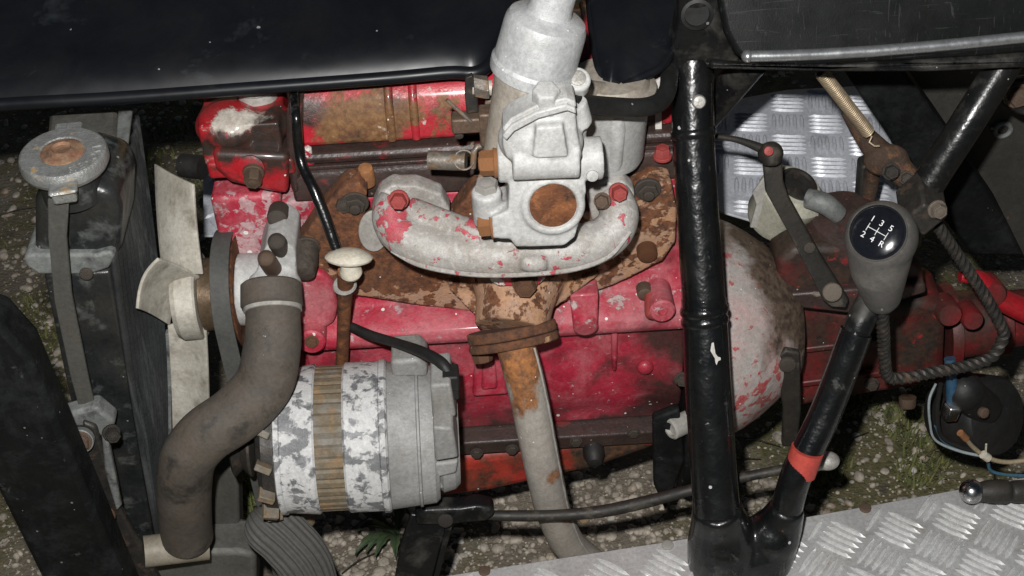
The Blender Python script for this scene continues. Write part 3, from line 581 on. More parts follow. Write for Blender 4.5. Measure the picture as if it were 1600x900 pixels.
obj('case_rib', B().prism(pxpoly([(1254, 545), (1380, 530), (1380, 538), (1254, 553)], .05), (0, .02, 0)), 'red_box', gb, bevel=.002)
obj('case_rib', B().prism(pxpoly([(1252, 598), (1390, 580), (1390, 588), (1252, 606)], .05), (0, .02, 0)), 'red_box', gb, bevel=.002)
bolt(gb, Y(1418, 622, .06), (0, -.4, -1), .010, .012, 'bolt_brown', 'round', 'drain_plug')

# ================================================================== EXHAUST
em = thing('exhaust_manifold', 'rusty cast iron exhaust manifold under the aluminium inlet pipe', 'exhaust manifold', Y(800, 500, -.05))
pl0 = V((0, -.030, .60)); pn = V((0, -1, -.10)).normalized()     # face of the casting
def ep(u, v): return PL(u, v, pl0, pn)
outl = [(536, 292), (560, 286), (574, 300), (570, 340), (580, 352), (700, 352), (712, 330), (738, 298), (775, 292), (795, 330), (960, 330), (990, 300), (1018, 284), (1050, 288), (1058, 330), (1056, 378), (1036, 408), (960, 446), (868, 478), (800, 500), (744, 489), (650, 477), (556, 463), (520, 448), (492, 424), (468, 402), (466, 382), (498, 335)]
fn = (V((.13, -.58, -.80))).normalized()                         # pipe direction at the flange
fc = Y(800, 520, -.085)
b_ = B().prism([ep(u, v) for u, v in outl], (0, .028, 0))
b_.tube([Y(812, 405, -.022), Y(808, 440, -.040), Y(804, 475, -.062), fc - fn * .004], [.052, .046, .038, .036], 28)
b_.prism([Y(700, 452, -.036), Y(760, 440, -.046), Y(860, 438, -.046), Y(940, 428, -.036), Y(868, 482, -.050), Y(742, 494, -.050)], (0, .03, 0))
obj('casting', b_, 'rust_tan', em, remesh=.0022, sm=6)
def oval(c, n, xdir, a, b, th, lobes=3):
    x = (V(xdir) - n * V(xdir).dot(n)).normalized(); y = n.cross(x); pts = []
    for k in range(36):
        t = 2 * math.pi * k / 36; r = 1 + .10 * math.cos(2 * t)
        pts.append(c + x * a * r * math.cos(t) + y * b * math.sin(t))
    return B().prism(pts, n * th)
fx = (Y(865, 497, -.085) - Y(735, 522, -.085)).normalized()
obj('flange', oval(fc - fn * .006, fn, fx, .040, .030, .0105), 'rust_flange', em, bevel=.0015)
for (u, v, m_) in [(755, 503, 'bolt_orange'), (812, 484, 'bolt_rust'), (855, 486, 'bolt_rust')]:
    p = PL(u, v, fc - fn * .006, fn); bolt(em, p + fn * .001, -fn, .009, .015 if u != 812 else .024, m_, 'stud' if u != 812 else 'round')
for u, v in [(1012, 295), (555, 316), (1010, 388), (480, 385)]:
    bolt(em, ep(u, v), pn, .010, .012, 'bolt_dark' if u != 1010 else 'rust', 'stud' if u != 1010 else 'round')
obj('corner_stud', B().lathe(ep(478, 388), (-.05, -1, -.3), [(.013, 0), (.013, .018), (.011, .03), (.006, .032)], 22), 'bolt_dark', em)

ex = thing('exhaust_downpipe', 'pale welded exhaust downpipe, rusty at its top flange', 'exhaust pipe', Z(900, 880, 0))
obj('flange', oval(fc + fn * .0052, fn, fx, .040, .030, .0085), 'rust_flange', ex, bevel=.0015)
path = [fc + fn * .006, Y(812, 562, -.106), Y(826, 620, -.114), Y(840, 690, -.112), Y(853, 752, -.104), Y(868, 808, -.09), Y(900, 862, -.07), Y(985, 915, -.04), Y(1120, 960, .0)]
cc = catmull([tuple(p) for p in path], 8)
obj('pipe', B().tube([V(p) for p in cc], .0190, 30), 'pipe_alu', ex)
sd = []
for i, p in enumerate(cc[6:-4]):
    t = (V(cc[i + 8]) - V(cc[i + 5])).normalized(); s_ = t.cross(V((-.25, 1, .3))).normalized(); s_ = -s_ if s_.x < 0 else s_
    sd.append(V(p) + (s_ * .82 + t.cross(s_) * (.57 if t.cross(s_).y < 0 else -.57)).normalized() * (.0186 + .0004 * random.random()))
obj('weld_seam', B().tube(sd, [random.uniform(.0011, .002) for _ in sd], 6), 'gasket', ex)
for k, (u, v) in enumerate([(752, 548), (858, 512)]):
    p = PL(u, v, fc + fn * .014, fn); bolt(ex, p - fn * .002, fn, .010, .014, 'bolt_rust', 'hex')

# ================================================================== INLET MANIFOLD
im = thing('inlet_manifold', 'bare aluminium horseshoe inlet manifold with flaking red paint', 'inlet manifold', Y(800, 420, -.09))
b_ = B()
pth = [(622, 312, -.065, 30), (612, 338, -.075, 32), (632, 368, -.088, 34), (690, 390, -.10, 36), (760, 398, -.108, 36), (835, 396, -.11, 36), (900, 388, -.108, 36), (950, 368, -.10, 34), (968, 335, -.088, 31), (955, 302, -.07, 29)]
b_.spx(pth, 6, 20)
b_.prism(pxpoly([(580, 330), (592, 302), (612, 290), (650, 290), (690, 305), (704, 330), (700, 352), (640, 372), (590, 362)], -.052), (0, .02, 0))
b_.prism(pxpoly([(915, 300), (935, 288), (975, 284), (992, 300), (992, 340), (975, 372), (930, 372)], -.056), (0, .02, 0))
b_.spx([(640, 330, -.07, 24), (690, 345, -.085, 20), (740, 362, -.098, 20), (780, 372, -.10, 22)], 5, 14)
b_.prism(pxpoly([(775, 360), (905, 360), (900, 412), (780, 412)], -.115), (0, .04, 0))
b_.spx([(815, 408, -.128, 13), (835, 412, -.130, 15), (852, 408, -.128, 13)], 4, 12)
obj('runner', b_, 'alu_redworn', im, remesh=.0020, sm=9)
obj('mould_line', B().spx([(612, 392, -.100, 3), (650, 412, -.114, 4), (700, 424, -.126, 4), (760, 430, -.132, 4), (835, 428, -.134, 4), (900, 420, -.132, 4), (952, 400, -.124, 4), (985, 362, -.110, 3)], 8, 8), 'alu_redworn', im)
bolt(im, Y(623, 312, -.096), (0, -1, .35), .0075, .010, 'bolt_red')
bolt(im, Y(966, 300, -.092), (.1, -1, .35), .0072, .010, 'bolt_red')
bolt(im, Y(941, 314, -.098), (-.2, -1, .4), .0065, .005, 'bolt_brown')
obj('steady_tab', B().prism(pxpoly([(764, 418), (856, 412), (852, 436), (842, 446), (780, 448), (766, 440)], -.082), (0, .006, 0)), 'red_tab', im, bevel=.0015)
bolt(im, Y(820, 440, -.083), (0, -1, .05), .0105, .014, 'bolt_rust')
gk = obj('gasket', B().prism([Y(584 + 24 * math.cos(a), 362 + 32 * math.sin(a), -.0335) for a in [k * math.pi / 12 for k in range(24)]], (0, .003, 0)), 'gasket', im, bevel=.001)

# ================================================================== CARBURETTOR
cb = thing('carburettor', 'pale cast aluminium side-draught carburettor with rusty round plug facing the viewer', 'carburettor', Y(840, 380, -.12))
yb = -.150
fup = V((.02, -1, .20)).normalized()          # direction the face looks
b_ = B()
p0 = Y(850, 318, yb)
M = rotm(-fup.cross(X1).normalized() if False else V((0, 0, 1)), X1)
b_.prism([PL(u, v, p0, fup) for u, v in [(796, 285), (815, 268), (890, 262), (914, 275), (916, 300), (906, 345), (898, 372), (880, 385), (806, 387), (798, 375), (770, 373), (768, 340), (794, 330)]], -fup * .055)
s_ = S(p0)
b_.lathe(PL(864, 320, p0, fup), fup, [(.029, -.04), (.0275, .002), (.0255, .0045), (.0212, .0045), (.0203, -.0005)], 36)
b_.cyl(PL(778, 264, p0, fup) - fup * .014, PL(900, 258, p0, fup) - fup * .014, .0175, 22)                 # cross boss
b_.cyl(PL(884, 262, p0, fup) - fup * .016, PL(944, 258, p0, fup) - fup * .016, .0185, 22)
b_.cyl(PL(770, 358, p0, fup) - fup * .014, PL(812, 355, p0, fup) - fup * .014, .0135, 20)
b_.prism([PL(u, v, p0, fup) - fup * .012 for u, v in [(798, 200), (815, 180), (880, 180), (896, 205), (908, 240), (912, 275), (800, 280), (794, 240)]], -fup * .05)
b_.lathe(PL(762, 330, p0, fup) - fup * .018, (0, -.1, 1), [(.013, -.022), (.013, .012), (.011, .014)], 20)
b_.ball(PL(850, 215, p0, fup) - fup * .018, .028, (1.35, .8, 1.0))
body = obj('body', b_, 'alu_cast', cb, remesh=.0016, sm=4)
obj('rust_plug', B().lathe(PL(864, 320, p0, fup) + fup * .0012, fup, [(.0206, -.004), (.0206, 0), (.0195, .0008), (.006, .0002)], 36), 'rust', cb)
bolt(cb, PL(768, 265, p0, fup) - fup * .014 + X1 * .004, (-1, 0, 0), .011, .014, 'bolt_orange')
bolt(cb, PL(766, 361, p0, fup) - fup * .014 + X1 * .002, (-1, 0, -.05), .011, .012, 'bolt_orange')
bolt(cb, PL(762, 316, p0, fup) - fup * .018, (0, -.1, 1), .0105, .013, 'bolt_alu')
for u, v in [(886, 257), (925, 272)]:
    obj('screw_slot', B().lathe(PL(u, v, p0, fup) + fup * .0035, fup, [(.005, -.006), (.005, .001), (.004, .0015)], 16), 'alu_cast', body)
# upper body, gasket joint and the nut in front of the piston chamber
ax = V((.30, .06, 1)).normalized()                               # axis of the dashpot
q0 = Y(836, 98, -.105)
s_ = S(q0); rb = 66 * s_
b_ = B()
b_.lathe(q0 - ax * .055, ax, [(.022, -.04), (.026, 0), (.029, .030), (.032, .044), (.033, .052)], 40)
b_.prism([Y(u, v, -.138) for u, v in [(806, 178), (814, 140), (878, 136), (886, 160), (896, 205), (802, 215)]], (0, .05, 0))
b_.cyl(Y(772, 158, -.10), Y(830, 165, -.10), .017, 20)
obj('piston_body', b_, 'alu_tan', cb, remesh=.0019, sm=7)
b_ = B().prism([Y(u, v, -.158) for u, v in [(787, 206), (800, 186), (836, 166), (884, 156), (899, 172), (903, 212), (910, 246), (792, 250), (785, 228)]], (0, .055, 0))
b_.prism([Y(u, v, -.168) for u, v in [(838, 200), (880, 197), (888, 246), (832, 248)]], (0, .03, 0))
b_.cyl(Y(895, 160, -.13), Y(905, 195, -.13), .012, 16).ball(Y(836, 215, -.144), .027, (1.15, .7, 1.0)).ball(Y(878, 222, -.146), .018, (1, .8, 1)).cyl(Y(800, 250, -.150), Y(905, 246, -.150), .017, 18)
obj('throat', b_, 'alu_cast', cb, remesh=.0016, sm=9)
for dv_, yy in [(-5, -.163), (6, -.1665)]:
    obj('joint_flange', B().prism([Y(u, v + dv_, yy) for u, v in [(785, 207), (799, 190), (838, 170), (884, 158), (899, 164), (901, 173), (886, 168), (842, 180), (804, 200), (791, 215)]], (0, .025, 0)), 'alu_cast', cb, bevel=.0014)
obj('union_nut', B().lathe(Y(853, 150, -.155), (.05, -.30, 1), [(.0115, -.014), (.0115, .006), (.010, .0085), (.004, .009)], 6), 'alu_cast', cb, bevel=.0012)
# dashpot
dp = obj('dashpot', B().lathe(q0 - ax * .004, ax, [(rb * 1.03, -.006), (rb * 1.05, -.002), (rb * 1.05, .003), (rb * 1.0, .006), (rb * .99, .024), (rb * .985, .036), (rb * .965, .041), (rb * .91, .045), (rb * .80, .0475), (rb * .64, .049), (rb * .55, .051), (rb * .51, .056), (rb * .50, .11), (rb * .49, .13)], 56), 'alu_pot', cb, ang=28)
bolt(cb, q0 + ax * .1255, ax, rb * .36, .02, 'rubber_black', 'hex', 'damper_cap')
e3 = Y(902, 124, -.12)
obj('screw_ear', B().lathe(e3, (.1, -.55, 1), [(.011, -.014), (.0115, .0), (.010, .002)], 24).cyl(e3 - V((.004, 0, .006)), e3 - V((.03, -.01, .008)), .008, 14), 'alu_cast', cb, remesh=.0012, sm=3)
obj('ear_screw', B().lathe(e3 + V((.1, -.55, 1)).normalized() * .002, (.1, -.55, 1), [(.0070, -.002), (.0070, .0012), (.006, .0018)], 18).box(e3 + V((.1, -.55, 1)).normalized() * .0039, .0105, .0014, .0008, rotm((.1, -.55, 1), (.5, 1, 0))), 'bolt_alu', cb)

# float bowl beside it
fb = thing('float_bowl', 'round aluminium float chamber right of the carburettor dashpot', 'float chamber', Y(955, 245, -.02))
fa = V((.03, .0, 1)).normalized(); f0 = Y(950, 190, -.015)
obj('bowl', B().lathe(f0, fa, [(.006, -.058), (.008, -.05), (.014, -.046), (.032, -.040), (.0345, -.034), (.037, .028), (.039, .033)], 40), 'alu_cast', fb, ang=30)
obj('bowl_boss', B().lathe(Y(962, 240, -.045), fa, [(.005, -.016), (.007, -.01), (.009, .03), (.007, .05)], 18), 'alu_cast', fb)
obj('lid', B().lathe(f0 + fa * .0335, fa, [(.043, 0), (.043, .006), (.037, .009), (.033, .016), (.012, .019)], 40), 'alu_tan', fb, ang=30)
for (u, v) in [(918, 112), (938, 128), (990, 132)]:
    bolt(fb, PL(u, v, f0 + fa * .042, fa), fa, .006, .007, 'bolt_brown')
obj('lid_bridge', B().spx([(898, 128, -.05, 12), (925, 138, -.04, 13), (945, 140, -.03, 12)], 5, 12), 'alu_tan', fb)
tag(obj('fuel_hose', B().spx([(892, 161, -.13, 15), (950, 166, -.10, 15), (1000, 168, -.085, 15), (1030, 160, -.065, 15), (1043, 140, -.045, 14), (1046, 115, .0, 14), (1048, 80, .04, 14)], 8, 20), 'rubber_black'), 'short black rubber fuel hose curving from carburettor to the post', 'hose')

# throttle linkage left of the carburettor
tl = thing('throttle_linkage', 'rusty throttle lever, clamp and return spring left of the carburettor', 'linkage', Y(745, 260, -.08))
yt = -.075
obj('spindle', B().cyl(Y(714, 189, yt), Y(792, 186, yt), .0055, 16), 'bolt_brown', tl)
obj('clamp', B().box(Y(736, 190, yt - .004), .034, .016, .015).box(Y(763, 196, yt - .004), .016, .018, .034), 'bolt_brown', tl, bevel=.002)
obj('coil_spring', B().tube([Y(742 + 20 * (i / 60), 135 + 3 * math.sin(i / 60), yt) + V((0, .009 * math.cos(i * .9), .009 * math.sin(i * .9))) for i in range(61)], .0014, 6), 'steel_dirty', tl)
obj('spring_core', B().cyl(Y(738, 136, yt), Y(768, 137, yt), .007, 14), 'alu_tan', tl)
obj('black_arm', B().prism(pxpoly([(727, 122), (738, 118), (746, 150), (748, 176), (729, 178), (726, 150)], yt - .006), (0, .006, 0)), 'steel_dark', tl, bevel=.001)
obj('wire_end', B().cyl(Y(698, 156, yt - .012), Y(736, 190, yt - .012), .0018, 8), 'steel_dirty', tl)
obj('lever_plate', B().prism(pxpoly([(758, 160), (780, 150), (794, 165), (790, 190), (770, 205), (756, 190)], yt + .008), (0, .005, 0)), 'steel_dirty', tl, bevel=.0015)
bolt(tl, Y(788, 147, yt - .002), (.3, -1, .4), .007, .006, 'bolt_brown', 'round')
obj('crank_rod', B().tube([Y(766, 212, yt), Y(765, 226, yt), Y(745, 229, yt - .004), Y(741, 236, yt - .006), Y(739, 262, yt - .008)], .0028, 10), 'steel_dirty', tl)
obj('cable_sleeve', B().cyl(Y(670, 250, yt + .002), Y(728, 252, yt - .004), .0085, 20), 'steel_dirty', tl)
rr_ = Y(725, 250, yt - .008); obj('wire_ring', B().tube([rr_ + (Rt * math.cos(a) + Up * math.sin(a)) * .0085 for a in [i * .33 for i in range(20)]], .001, 6, cap=False), 'steel_dirty', tl)
bolt(tl, Y(717, 206, yt), (0, -1, -.4), .004, .006, 'bolt_dark', 'round')

# ================================================================== ALTERNATOR
al = thing('alternator', 'alternator with flaking white and dark casing and brown laminated band', 'alternator', Y(570, 800, -.11))
a0 = Y(568, 682, -.115); sa = S(a0); aax = V((1, .03, -.045)).normalized(); rA = 117 * sa
def ax_(pxs): return (pxs - 568) * sa
def sect(name, u0, u1, r0, r1, m_, par=al, edge=.002, n=48):
    return obj(name, B().lathe(a0, aax, [(r0 * rA - edge, ax_(u0)), (r0 * rA, ax_(u0) + edge), (r1 * rA, ax_(u1) - edge), (r1 * rA - edge, ax_(u1))], n), m_, par, ang=30)
fbk = sect('front_casing', 444, 500, .96, 1.0, 'mottled')
tb = B(); nT = 40; xr, yr = perp(aax); vs = []
for hx_ in (ax_(499), ax_(543)):
    for k in range(nT * 4):
        a = 2 * math.pi * k / (nT * 4); r = rA * (.965 if k % 4 < 3 else .945)
        vs.append(a0 + aax * hx_ + (xr * math.cos(a) + yr * math.sin(a)) * r)
nn = nT * 4
tb.add(vs, [(k, (k + 1) % nn, nn + (k + 1) % nn, nn + k) for k in range(nn)] + [tuple(range(nn))[::-1], tuple(range(nn, 2 * nn))])
obj('stator_laminations', tb, 'lamination', al, ang=15)
sect('rear_casing', 542, 604, 1.0, 1.0, 'mottled')
sect('end_frame', 604, 684, .985, .93, 'alu_grey', edge=.004)
rc_ = sect('rear_cover', 682, 716, .80, .76, 'alu_grey', edge=.005)
for pts, yy in [([(672, 603), (704, 600), (713, 652), (676, 656)], -.168), ([(676, 668), (708, 670), (716, 716), (680, 722)], -.186), ([(678, 726), (716, 721), (713, 740), (680, 748)], -.178), ([(678, 751), (712, 744), (706, 760), (680, 768)], -.168)]:
    obj('cover_block', B().prism(pxpoly(pts, yy), (0, .045, 0)), 'alu_grey', al, bevel=.003, seg=3)
obj('top_step', B().prism([Y(u, v, -.105) for u, v in [(610, 566), (654, 562), (668, 574), (668, 590), (612, 590)]], (0, .04, .0)), 'alu_grey', al, bevel=.004, seg=3)
for u_ in (620, 652):
    obj('frame_groove', B().lathe(a0, aax, [(rA * .955, ax_(u_)), (rA * .975, ax_(u_) + .001), (rA * .975, ax_(u_) + .003), (rA * .94, ax_(u_) + .004)], 48), 'alu_grey', al, ang=30)
obj('casing_rim', B().lathe(a0, aax, [(rA * 1.0, ax_(596)), (rA * 1.025, ax_(598)), (rA * 1.025, ax_(606)), (rA * .99, ax_(609))], 48), 'mottled', al, ang=30)
obj('casing_rim', B().lathe(a0, aax, [(rA * .95, ax_(438)), (rA * .985, ax_(440)), (rA * .985, ax_(447)), (rA * .96, ax_(449))], 48), 'mottled', al, ang=30)
obj('front_frame', B().lathe(a0, aax, [(rA * .5, ax_(405)), (rA * .86, ax_(412)), (rA * .93, ax_(420)), (rA * .93, ax_(438))], 48), 'steel_dark', al, ang=30)
for k in range(14):
    a = 2 * math.pi * k / 14; d = xr * math.cos(a) + yr * math.sin(a); tg = aax.cross(d)
    obj('fan_blade', B().box(a0 + aax * ax_(424) + d * rA * .93, .016, .007, .020, Matrix(((aax + tg * .5).normalized(), (tg - aax * .5).normalized(), d)).transposed()), 'lamination', al, bevel=.001)
obj('pulley', B().lathe(a0, aax, [(.03, ax_(365)), (.034, ax_(368)), (.026, ax_(380)), (.034, ax_(392)), (.034, ax_(396)), (.02, ax_(404))], 40), 'steel_dark', al, ang=30)
obj('rear_plug', B().box(Y(704, 590, -.150), .016, .02, .018).box(Y(707, 606, -.15), .012, .018, .016), 'rubber_black', al, bevel=.002)
bolt(al, Y(606, 762, -.182), (0, -1, .1), .005, .004, 'bolt_brown')
obj('adjuster_ear', B().prism(pxpoly([(455, 795), (488, 800), (492, 820), (478, 838), (460, 830)], -.10), (0, .02, 0)), 'lamination', al, bevel=.003)
tag(obj('alternator_cable', B().spx([(549, 510, -.055, 7), (580, 524, -.07, 8), (620, 536, -.09, 8), (660, 550, -.12, 9), (690, 568, -.14, 10), (702, 588, -.15, 10)], 8, 12), 'rubber_black'), 'black cable from dipstick tube to the alternator top', 'cable')

# dipstick
ds = thing('dipstick', 'dipstick with round cream plastic cap in a rusty tube', 'dipstick', Y(536, 560, -.03))
cn = V((.10, .36, .92)).normalized(); cdn = V((.05, .15, -1)).normalized(); c = Y(545, 405, -.085)
obj('cap', B().lathe(c, cn, [(.006, -.006), (.014, -.0035), (.0215, .0), (.0222, .002), (.019, .005), (.011, .0085), (.004, .0095)], 40), 'cap_plastic', ds, ang=60)
obj('collar', B().lathe(c - cn * .004, cdn, [(.0080, -.001), (.0085, .005), (.0100, .008), (.0105, .013), (.009, .016)], 28), 'cap_plastic', ds, ang=30)
obj('clip_ring', B().lathe(Y(539, 447, -.075), (0, -.3, 1), [(.0105, 0), (.0115, .0015), (.0105, .003)], 24), 'bolt_alu', ds)
obj('tube', B().spx([(541, 425, -.082, 14), (540, 445, -.076, 13), (538, 480, -.068, 11), (536, 530, -.055, 10), (534, 575, -.045, 10)], 6, 18), 'rust', ds)
tag(obj('black_lead', B().spx([(459, 136, .024, 8), (461, 158, .004, 8), (463, 185, -.017, 8), (466, 225, -.020, 8), (472, 258, -.028, 8), (490, 295, -.045, 9), (508, 340, -.06, 9), (525, 388, -.075, 8), (533, 408, -.08, 7)], 10, 14), 'black_gloss'), 'glossy black lead dropping past the rocker cover to the dipstick', 'cable')

# ================================================================== WATER PUMP, FAN, BELT
wp = thing('water_pump', 'aluminium water pump neck with two brown bolts above the big hose', 'water pump', Y(430, 470, -.05))
b_ = B().cyl(Y(372, 452, -.03), Y(440, 452, -.03), .036, 30).prism(pxpoly([(402, 420), (415, 385), (440, 376), (462, 390), (464, 440), (458, 475), (404, 470)], -.072), (0, .06, 0)).cyl(Y(430, 440, -.065), Y(428, 485, -.095), .026, 26)
obj('pump_body', b_, 'alu_cast', wp, remesh=.002, sm=7)
bolt(wp, Y(425, 418, -.078), (-.05, -.6, 1), .0085, .030, 'bolt_brown', 'round')
bolt(wp, Y(441, 392, -.062), (-.05, -.6, 1), .0088, .030, 'bolt_dark', 'round')
bolt(wp, Y(436, 330, -.02), (0, -1, .2), .010, .02, 'bolt_dark', 'round')
obj('gasket_edge', B().prism(pxpoly([(463, 400), (470, 402), (469, 478), (462, 476)], -.045), (0, .03, 0)), 'gasket', wp)

fan = thing('cooling_fan', 'yellowed white plastic cooling fan beside the radiator', 'fan', Y(300, 455, -.03))
fcn = Y(292, 462, -.03)
obj('hub', B().lathe(fcn, (1, 0, 0), [(.02, -.010), (.041, -.008), (.044, -.003), (.044, .014), (.042, .016), (.02, .016)], 44), 'fan_plastic', fan, ang=30)
def blade(c4, bulge, m_='fan_plastic', n=8):
    (a, b, c, d) = [Y(*p) for p in c4]; nn = ((b - a).cross(d - a)).normalized(); rws = []
    for i in range(n + 1):
        s = i / n; rws.append([a.lerp(b, t_ / n).lerp(d.lerp(c, t_ / n), s) + nn * bulge * math.sin(math.pi * t_ / n) * (1 - .3 * s) + nn * bulge * .4 * math.sin(math.pi * s) for t_ in range(n + 1)])
    return obj('blade', B().grid(rws), m_, fan, solid=.0032, bevel=.0008)
blade([(255, 428, -.035), (318, 428, -.050), (303, 288, -.02), (243, 256, .035)], .006)
blade([(264, 508, -.05), (312, 432, -.045), (247, 404, -.085), (214, 482, -.10)], -.010)
blade([(262, 508, -.050), (322, 508, -.058), (327, 668, -.070), (270, 672, -.055)], .005)
blade([(285, 440, .0), (318, 470, .0), (330, 430, .09), (300, 400, .09)], .004)
obj('spacer', B().lathe(fcn + X1 * .0165, (1, 0, 0), [(.034, 0), (.036, .001), (.036, .028), (.033, .029)], 40), 'hub_brown', fan, ang=30)

bp_ = thing('fan_belt_drive', 'dark grey fan belt running round the pulley behind the big hose', 'belt', Y(372, 870, -.02))
pa = Y(362, 455, -.02); pb = V((pa.x + .004, -.03, .10)); ra, rb_ = .060, .062; wB = .0095
loop = []
dv = pb - pa; L_ = math.hypot(dv.y, dv.z); th0 = math.atan2(dv.z, dv.y)
for k in range(21): a = th0 + math.pi / 2 + math.pi * k / 20; loop.append((pa.x, pa.y + ra * math.cos(a), pa.z + ra * math.sin(a)))
for k in range(21): a = th0 - math.pi / 2 + math.pi * k / 20; loop.append((pb.x, pb.y + rb_ * math.cos(a), pb.z + rb_ * math.sin(a)))
loop2 = []
for i in range(len(loop)):
    a, b = V(loop[i]), V(loop[(i + 1) % len(loop)]); loop2.append(a)
    if (b - a).length > .1: loop2 += [a.lerp(b, t_ / 8) for t_ in range(1, 8)]
cen = (pa + pb) / 2; vs = []; NL = len(loop2)
for i, p in enumerate(loop2):
    t = (loop2[(i + 1) % NL] - loop2[i - 1]).normalized(); nrm = t.cross(X1).normalized(); nrm = -nrm if nrm.dot(p - cen) < 0 else nrm
    vs += [p + X1 * wB + nrm * .002, p + X1 * wB * .7 - nrm * .007, p - X1 * wB * .7 - nrm * .007, p - X1 * wB + nrm * .002]
obj('belt', B().add(vs, [(i * 4 + k, i * 4 + (k + 1) % 4, ((i + 1) % NL) * 4 + (k + 1) % 4, ((i + 1) % NL) * 4 + k) for i in range(NL) for k in range(4)]), 'belt_dark', bp_, bevel=.0008)
obj('pump_pulley', B().lathe(pa, (1, 0, 0), [(.03, -.010), (.0565, -.0095), (.048, -.004), (.048, .004), (.0565, .0095), (.0575, .011), (.03, .011)], 44), 'rust', bp_, ang=30)
obj('crank_pulley', B().lathe(pb, (1, 0, 0), [(.03, -.014), (.064, -.0135), (.052, -.004), (.052, .004), (.064, .0135), (.066, .016), (.03, .016)], 44), 'steel_dark', bp_, ang=30)

tag(obj('top_hose', B().spx([(426, 470, -.095, 42), (427, 500, -.11, 43), (425, 545, -.125, 45), (412, 600, -.14, 46), (372, 645, -.155, 46), (322, 680, -.165, 45), (295, 715, -.165, 44), (288, 760, -.155, 43), (290, 815, -.14, 41), (293, 838, -.135, 40)], 10, 32), 'rubber_hose'), 'thick brown-grey rubber radiator hose in an S bend', 'hose')
hc = thing('hose_clip', 'pale plain band clip round the top of the thick hose', 'hose clip', Y(427, 480, -.1))
d_ = (Y(427, 500, -.11) - Y(426, 470, -.095)).normalized()
obj('band', B().lathe(Y(426, 476, -.098), d_, [(44 * S(Y(426, 476, -.098)), -.006), (45.5 * S(Y(426, 476, -.098)), -.0055), (45.5 * S(Y(426, 476, -.098)), .0065), (44 * S(Y(426, 476, -.098)), .007)], 40), 'gasket', hc, ang=30)
obj('hose_end', B().lathe(Y(424, 455, -.088), d_, [(.026, -.008), (.0285, -.006), (.029, .014), (.027, .016)], 40), 'rubber_hose', hc, ang=30)
rib = lambda a, i: 1 + .035 * (1 if int(a * 22 / 6.283 * 2) % 2 else -1)
tag(obj('lower_hose', B().spx([(402, 800, -.13, 14), (415, 815, -.14, 40), (445, 842, -.15, 42), (475, 880, -.16, 42), (490, 940, -.17, 42)], 10, 88, ring=rib), 'rubber_grey'), 'grey lengthwise-ribbed rubber hose at the bottom edge', 'hose')
gh = thing('marked_hose', 'thin dark green hose with grey lettering under the thermostat housing', 'hose', Y(355, 380, .02))
obj('hose_wall', B().spx([(378, 285, .03, 12), (368, 305, .03, 12), (358, 340, .03, 12), (352, 375, .03, 12), (350, 420, .03, 12)], 8, 18), 'green_hose', gh)
tmb = B(); tm = text_mesh('HOSE', .010, .0003); tdir = (Y(362, 315, .03) - Y(353, 372, .03)).normalized()
pc_ = Y(356, 350, .03); nn = (CAM - pc_).normalized(); nn = (nn - tdir * nn.dot(tdir)).normalized()
place_mesh(tmb, tm, pc_ + nn * .0083, tdir, nn.cross(tdir), nn); obj('lettering', tmb, 'print_grey', gh)

# ================================================================== RADIATOR
rd = thing('radiator', 'black radiator with dented brass-edged header tank at the left', 'radiator', Y(180, 880, -.10))
yn = -.115; DEP = .26
obj('header_tank', B().prism(pxpoly([(52, 318), (70, 296), (130, 286), (180, 300), (190, 330), (188, 400), (160, 412), (80, 412), (52, 404)], yn + .004), (0, .085, 0)), 'rad_black', rd, bevel=.010, seg=4)
obj('tank_seam', B().prism(pxpoly([(36, 404), (42, 398), (150, 398), (172, 392), (180, 400), (170, 420), (140, 430), (60, 430), (40, 416)], yn - .004), (0, .10, 0)), 'rad_edge', rd, bevel=.003, seg=3)
obj('core_side', B().prism(pxpoly([(68, 430), (172, 424), (196, 560), (243, 850), (190, 865), (150, 760), (108, 620)], yn), (0, .10, 0)), 'rad_black', rd, bevel=.003)
near = catmull([tuple(Y(u, v, yn - .001)) for u, v in [(174, 400), (190, 520), (216, 690), (245, 852)]], 6)
fz = Z(213, 176, .69)
far_ = catmull([tuple(fz), tuple(Y(240, 380, (fz.y + yn) / 2 + .03)), tuple(Y(256, 560, yn + .07)), tuple(Y(258, 852, yn + .04))], 6)
nf = 22; fin_rows = []
for i_ in range(len(near)):
    a, b = V(near[i_]), V(far_[i_]); row = []
    for k in range(nf + 1):
        p = a.lerp(b, k / nf); row.append(p + X1 * (.0022 if k % 2 else 0))
    fin_rows.append(row)
obj('core_fins', B().grid(fin_rows), 'rad_core', rd, solid=.004, ang=20)
obj('edge_channel', B().prism([V(far_[-8]) + X1 * .002, V(far_[-8]) + X1 * .008, V(far_[-1]) + X1 * .008, V(far_[-1]) + X1 * .002], (0, .008, 0)), 'rad_edge', rd, bevel=.001)
obj('back_header', B().prism([Z(u, v, .69) for u, v in [(76, 178), (184, 172), (176, 292), (66, 300)]], (0, 0, -.012)), 'rad_top', rd, bevel=.004)
obj('side_plate', B().prism([Z(184, 172, .692), Z(206, 172, .692), Y(178, 396, yn - .003), Y(166, 396, yn - .003)], (0, .004, -.004)), 'rad_edge', rd, bevel=.0015)
bolt(rd, Y(135, 427, yn - .006), (0, -1, .1), .006, .003, 'bolt_dark', 'round')
capn = V((.02, -.04, 1)).normalized(); cp = Y(99, 243, -.10)
sc_ = S(cp)
Rc = 69 * sc_
rcap = obj('filler_cap', B().lathe(cp, capn, [(Rc * .95, -.010), (Rc * 1.0, -.006), (Rc * 1.0, .0), (Rc * .97, .003), (Rc * .92, .0042), (Rc * .55, .0046), (Rc * .51, .0036), (Rc * .45, .0034)], 60), 'cap_metal', rd, ang=25, label='round two-eared metal filler cap with rusty middle and lettered rim')
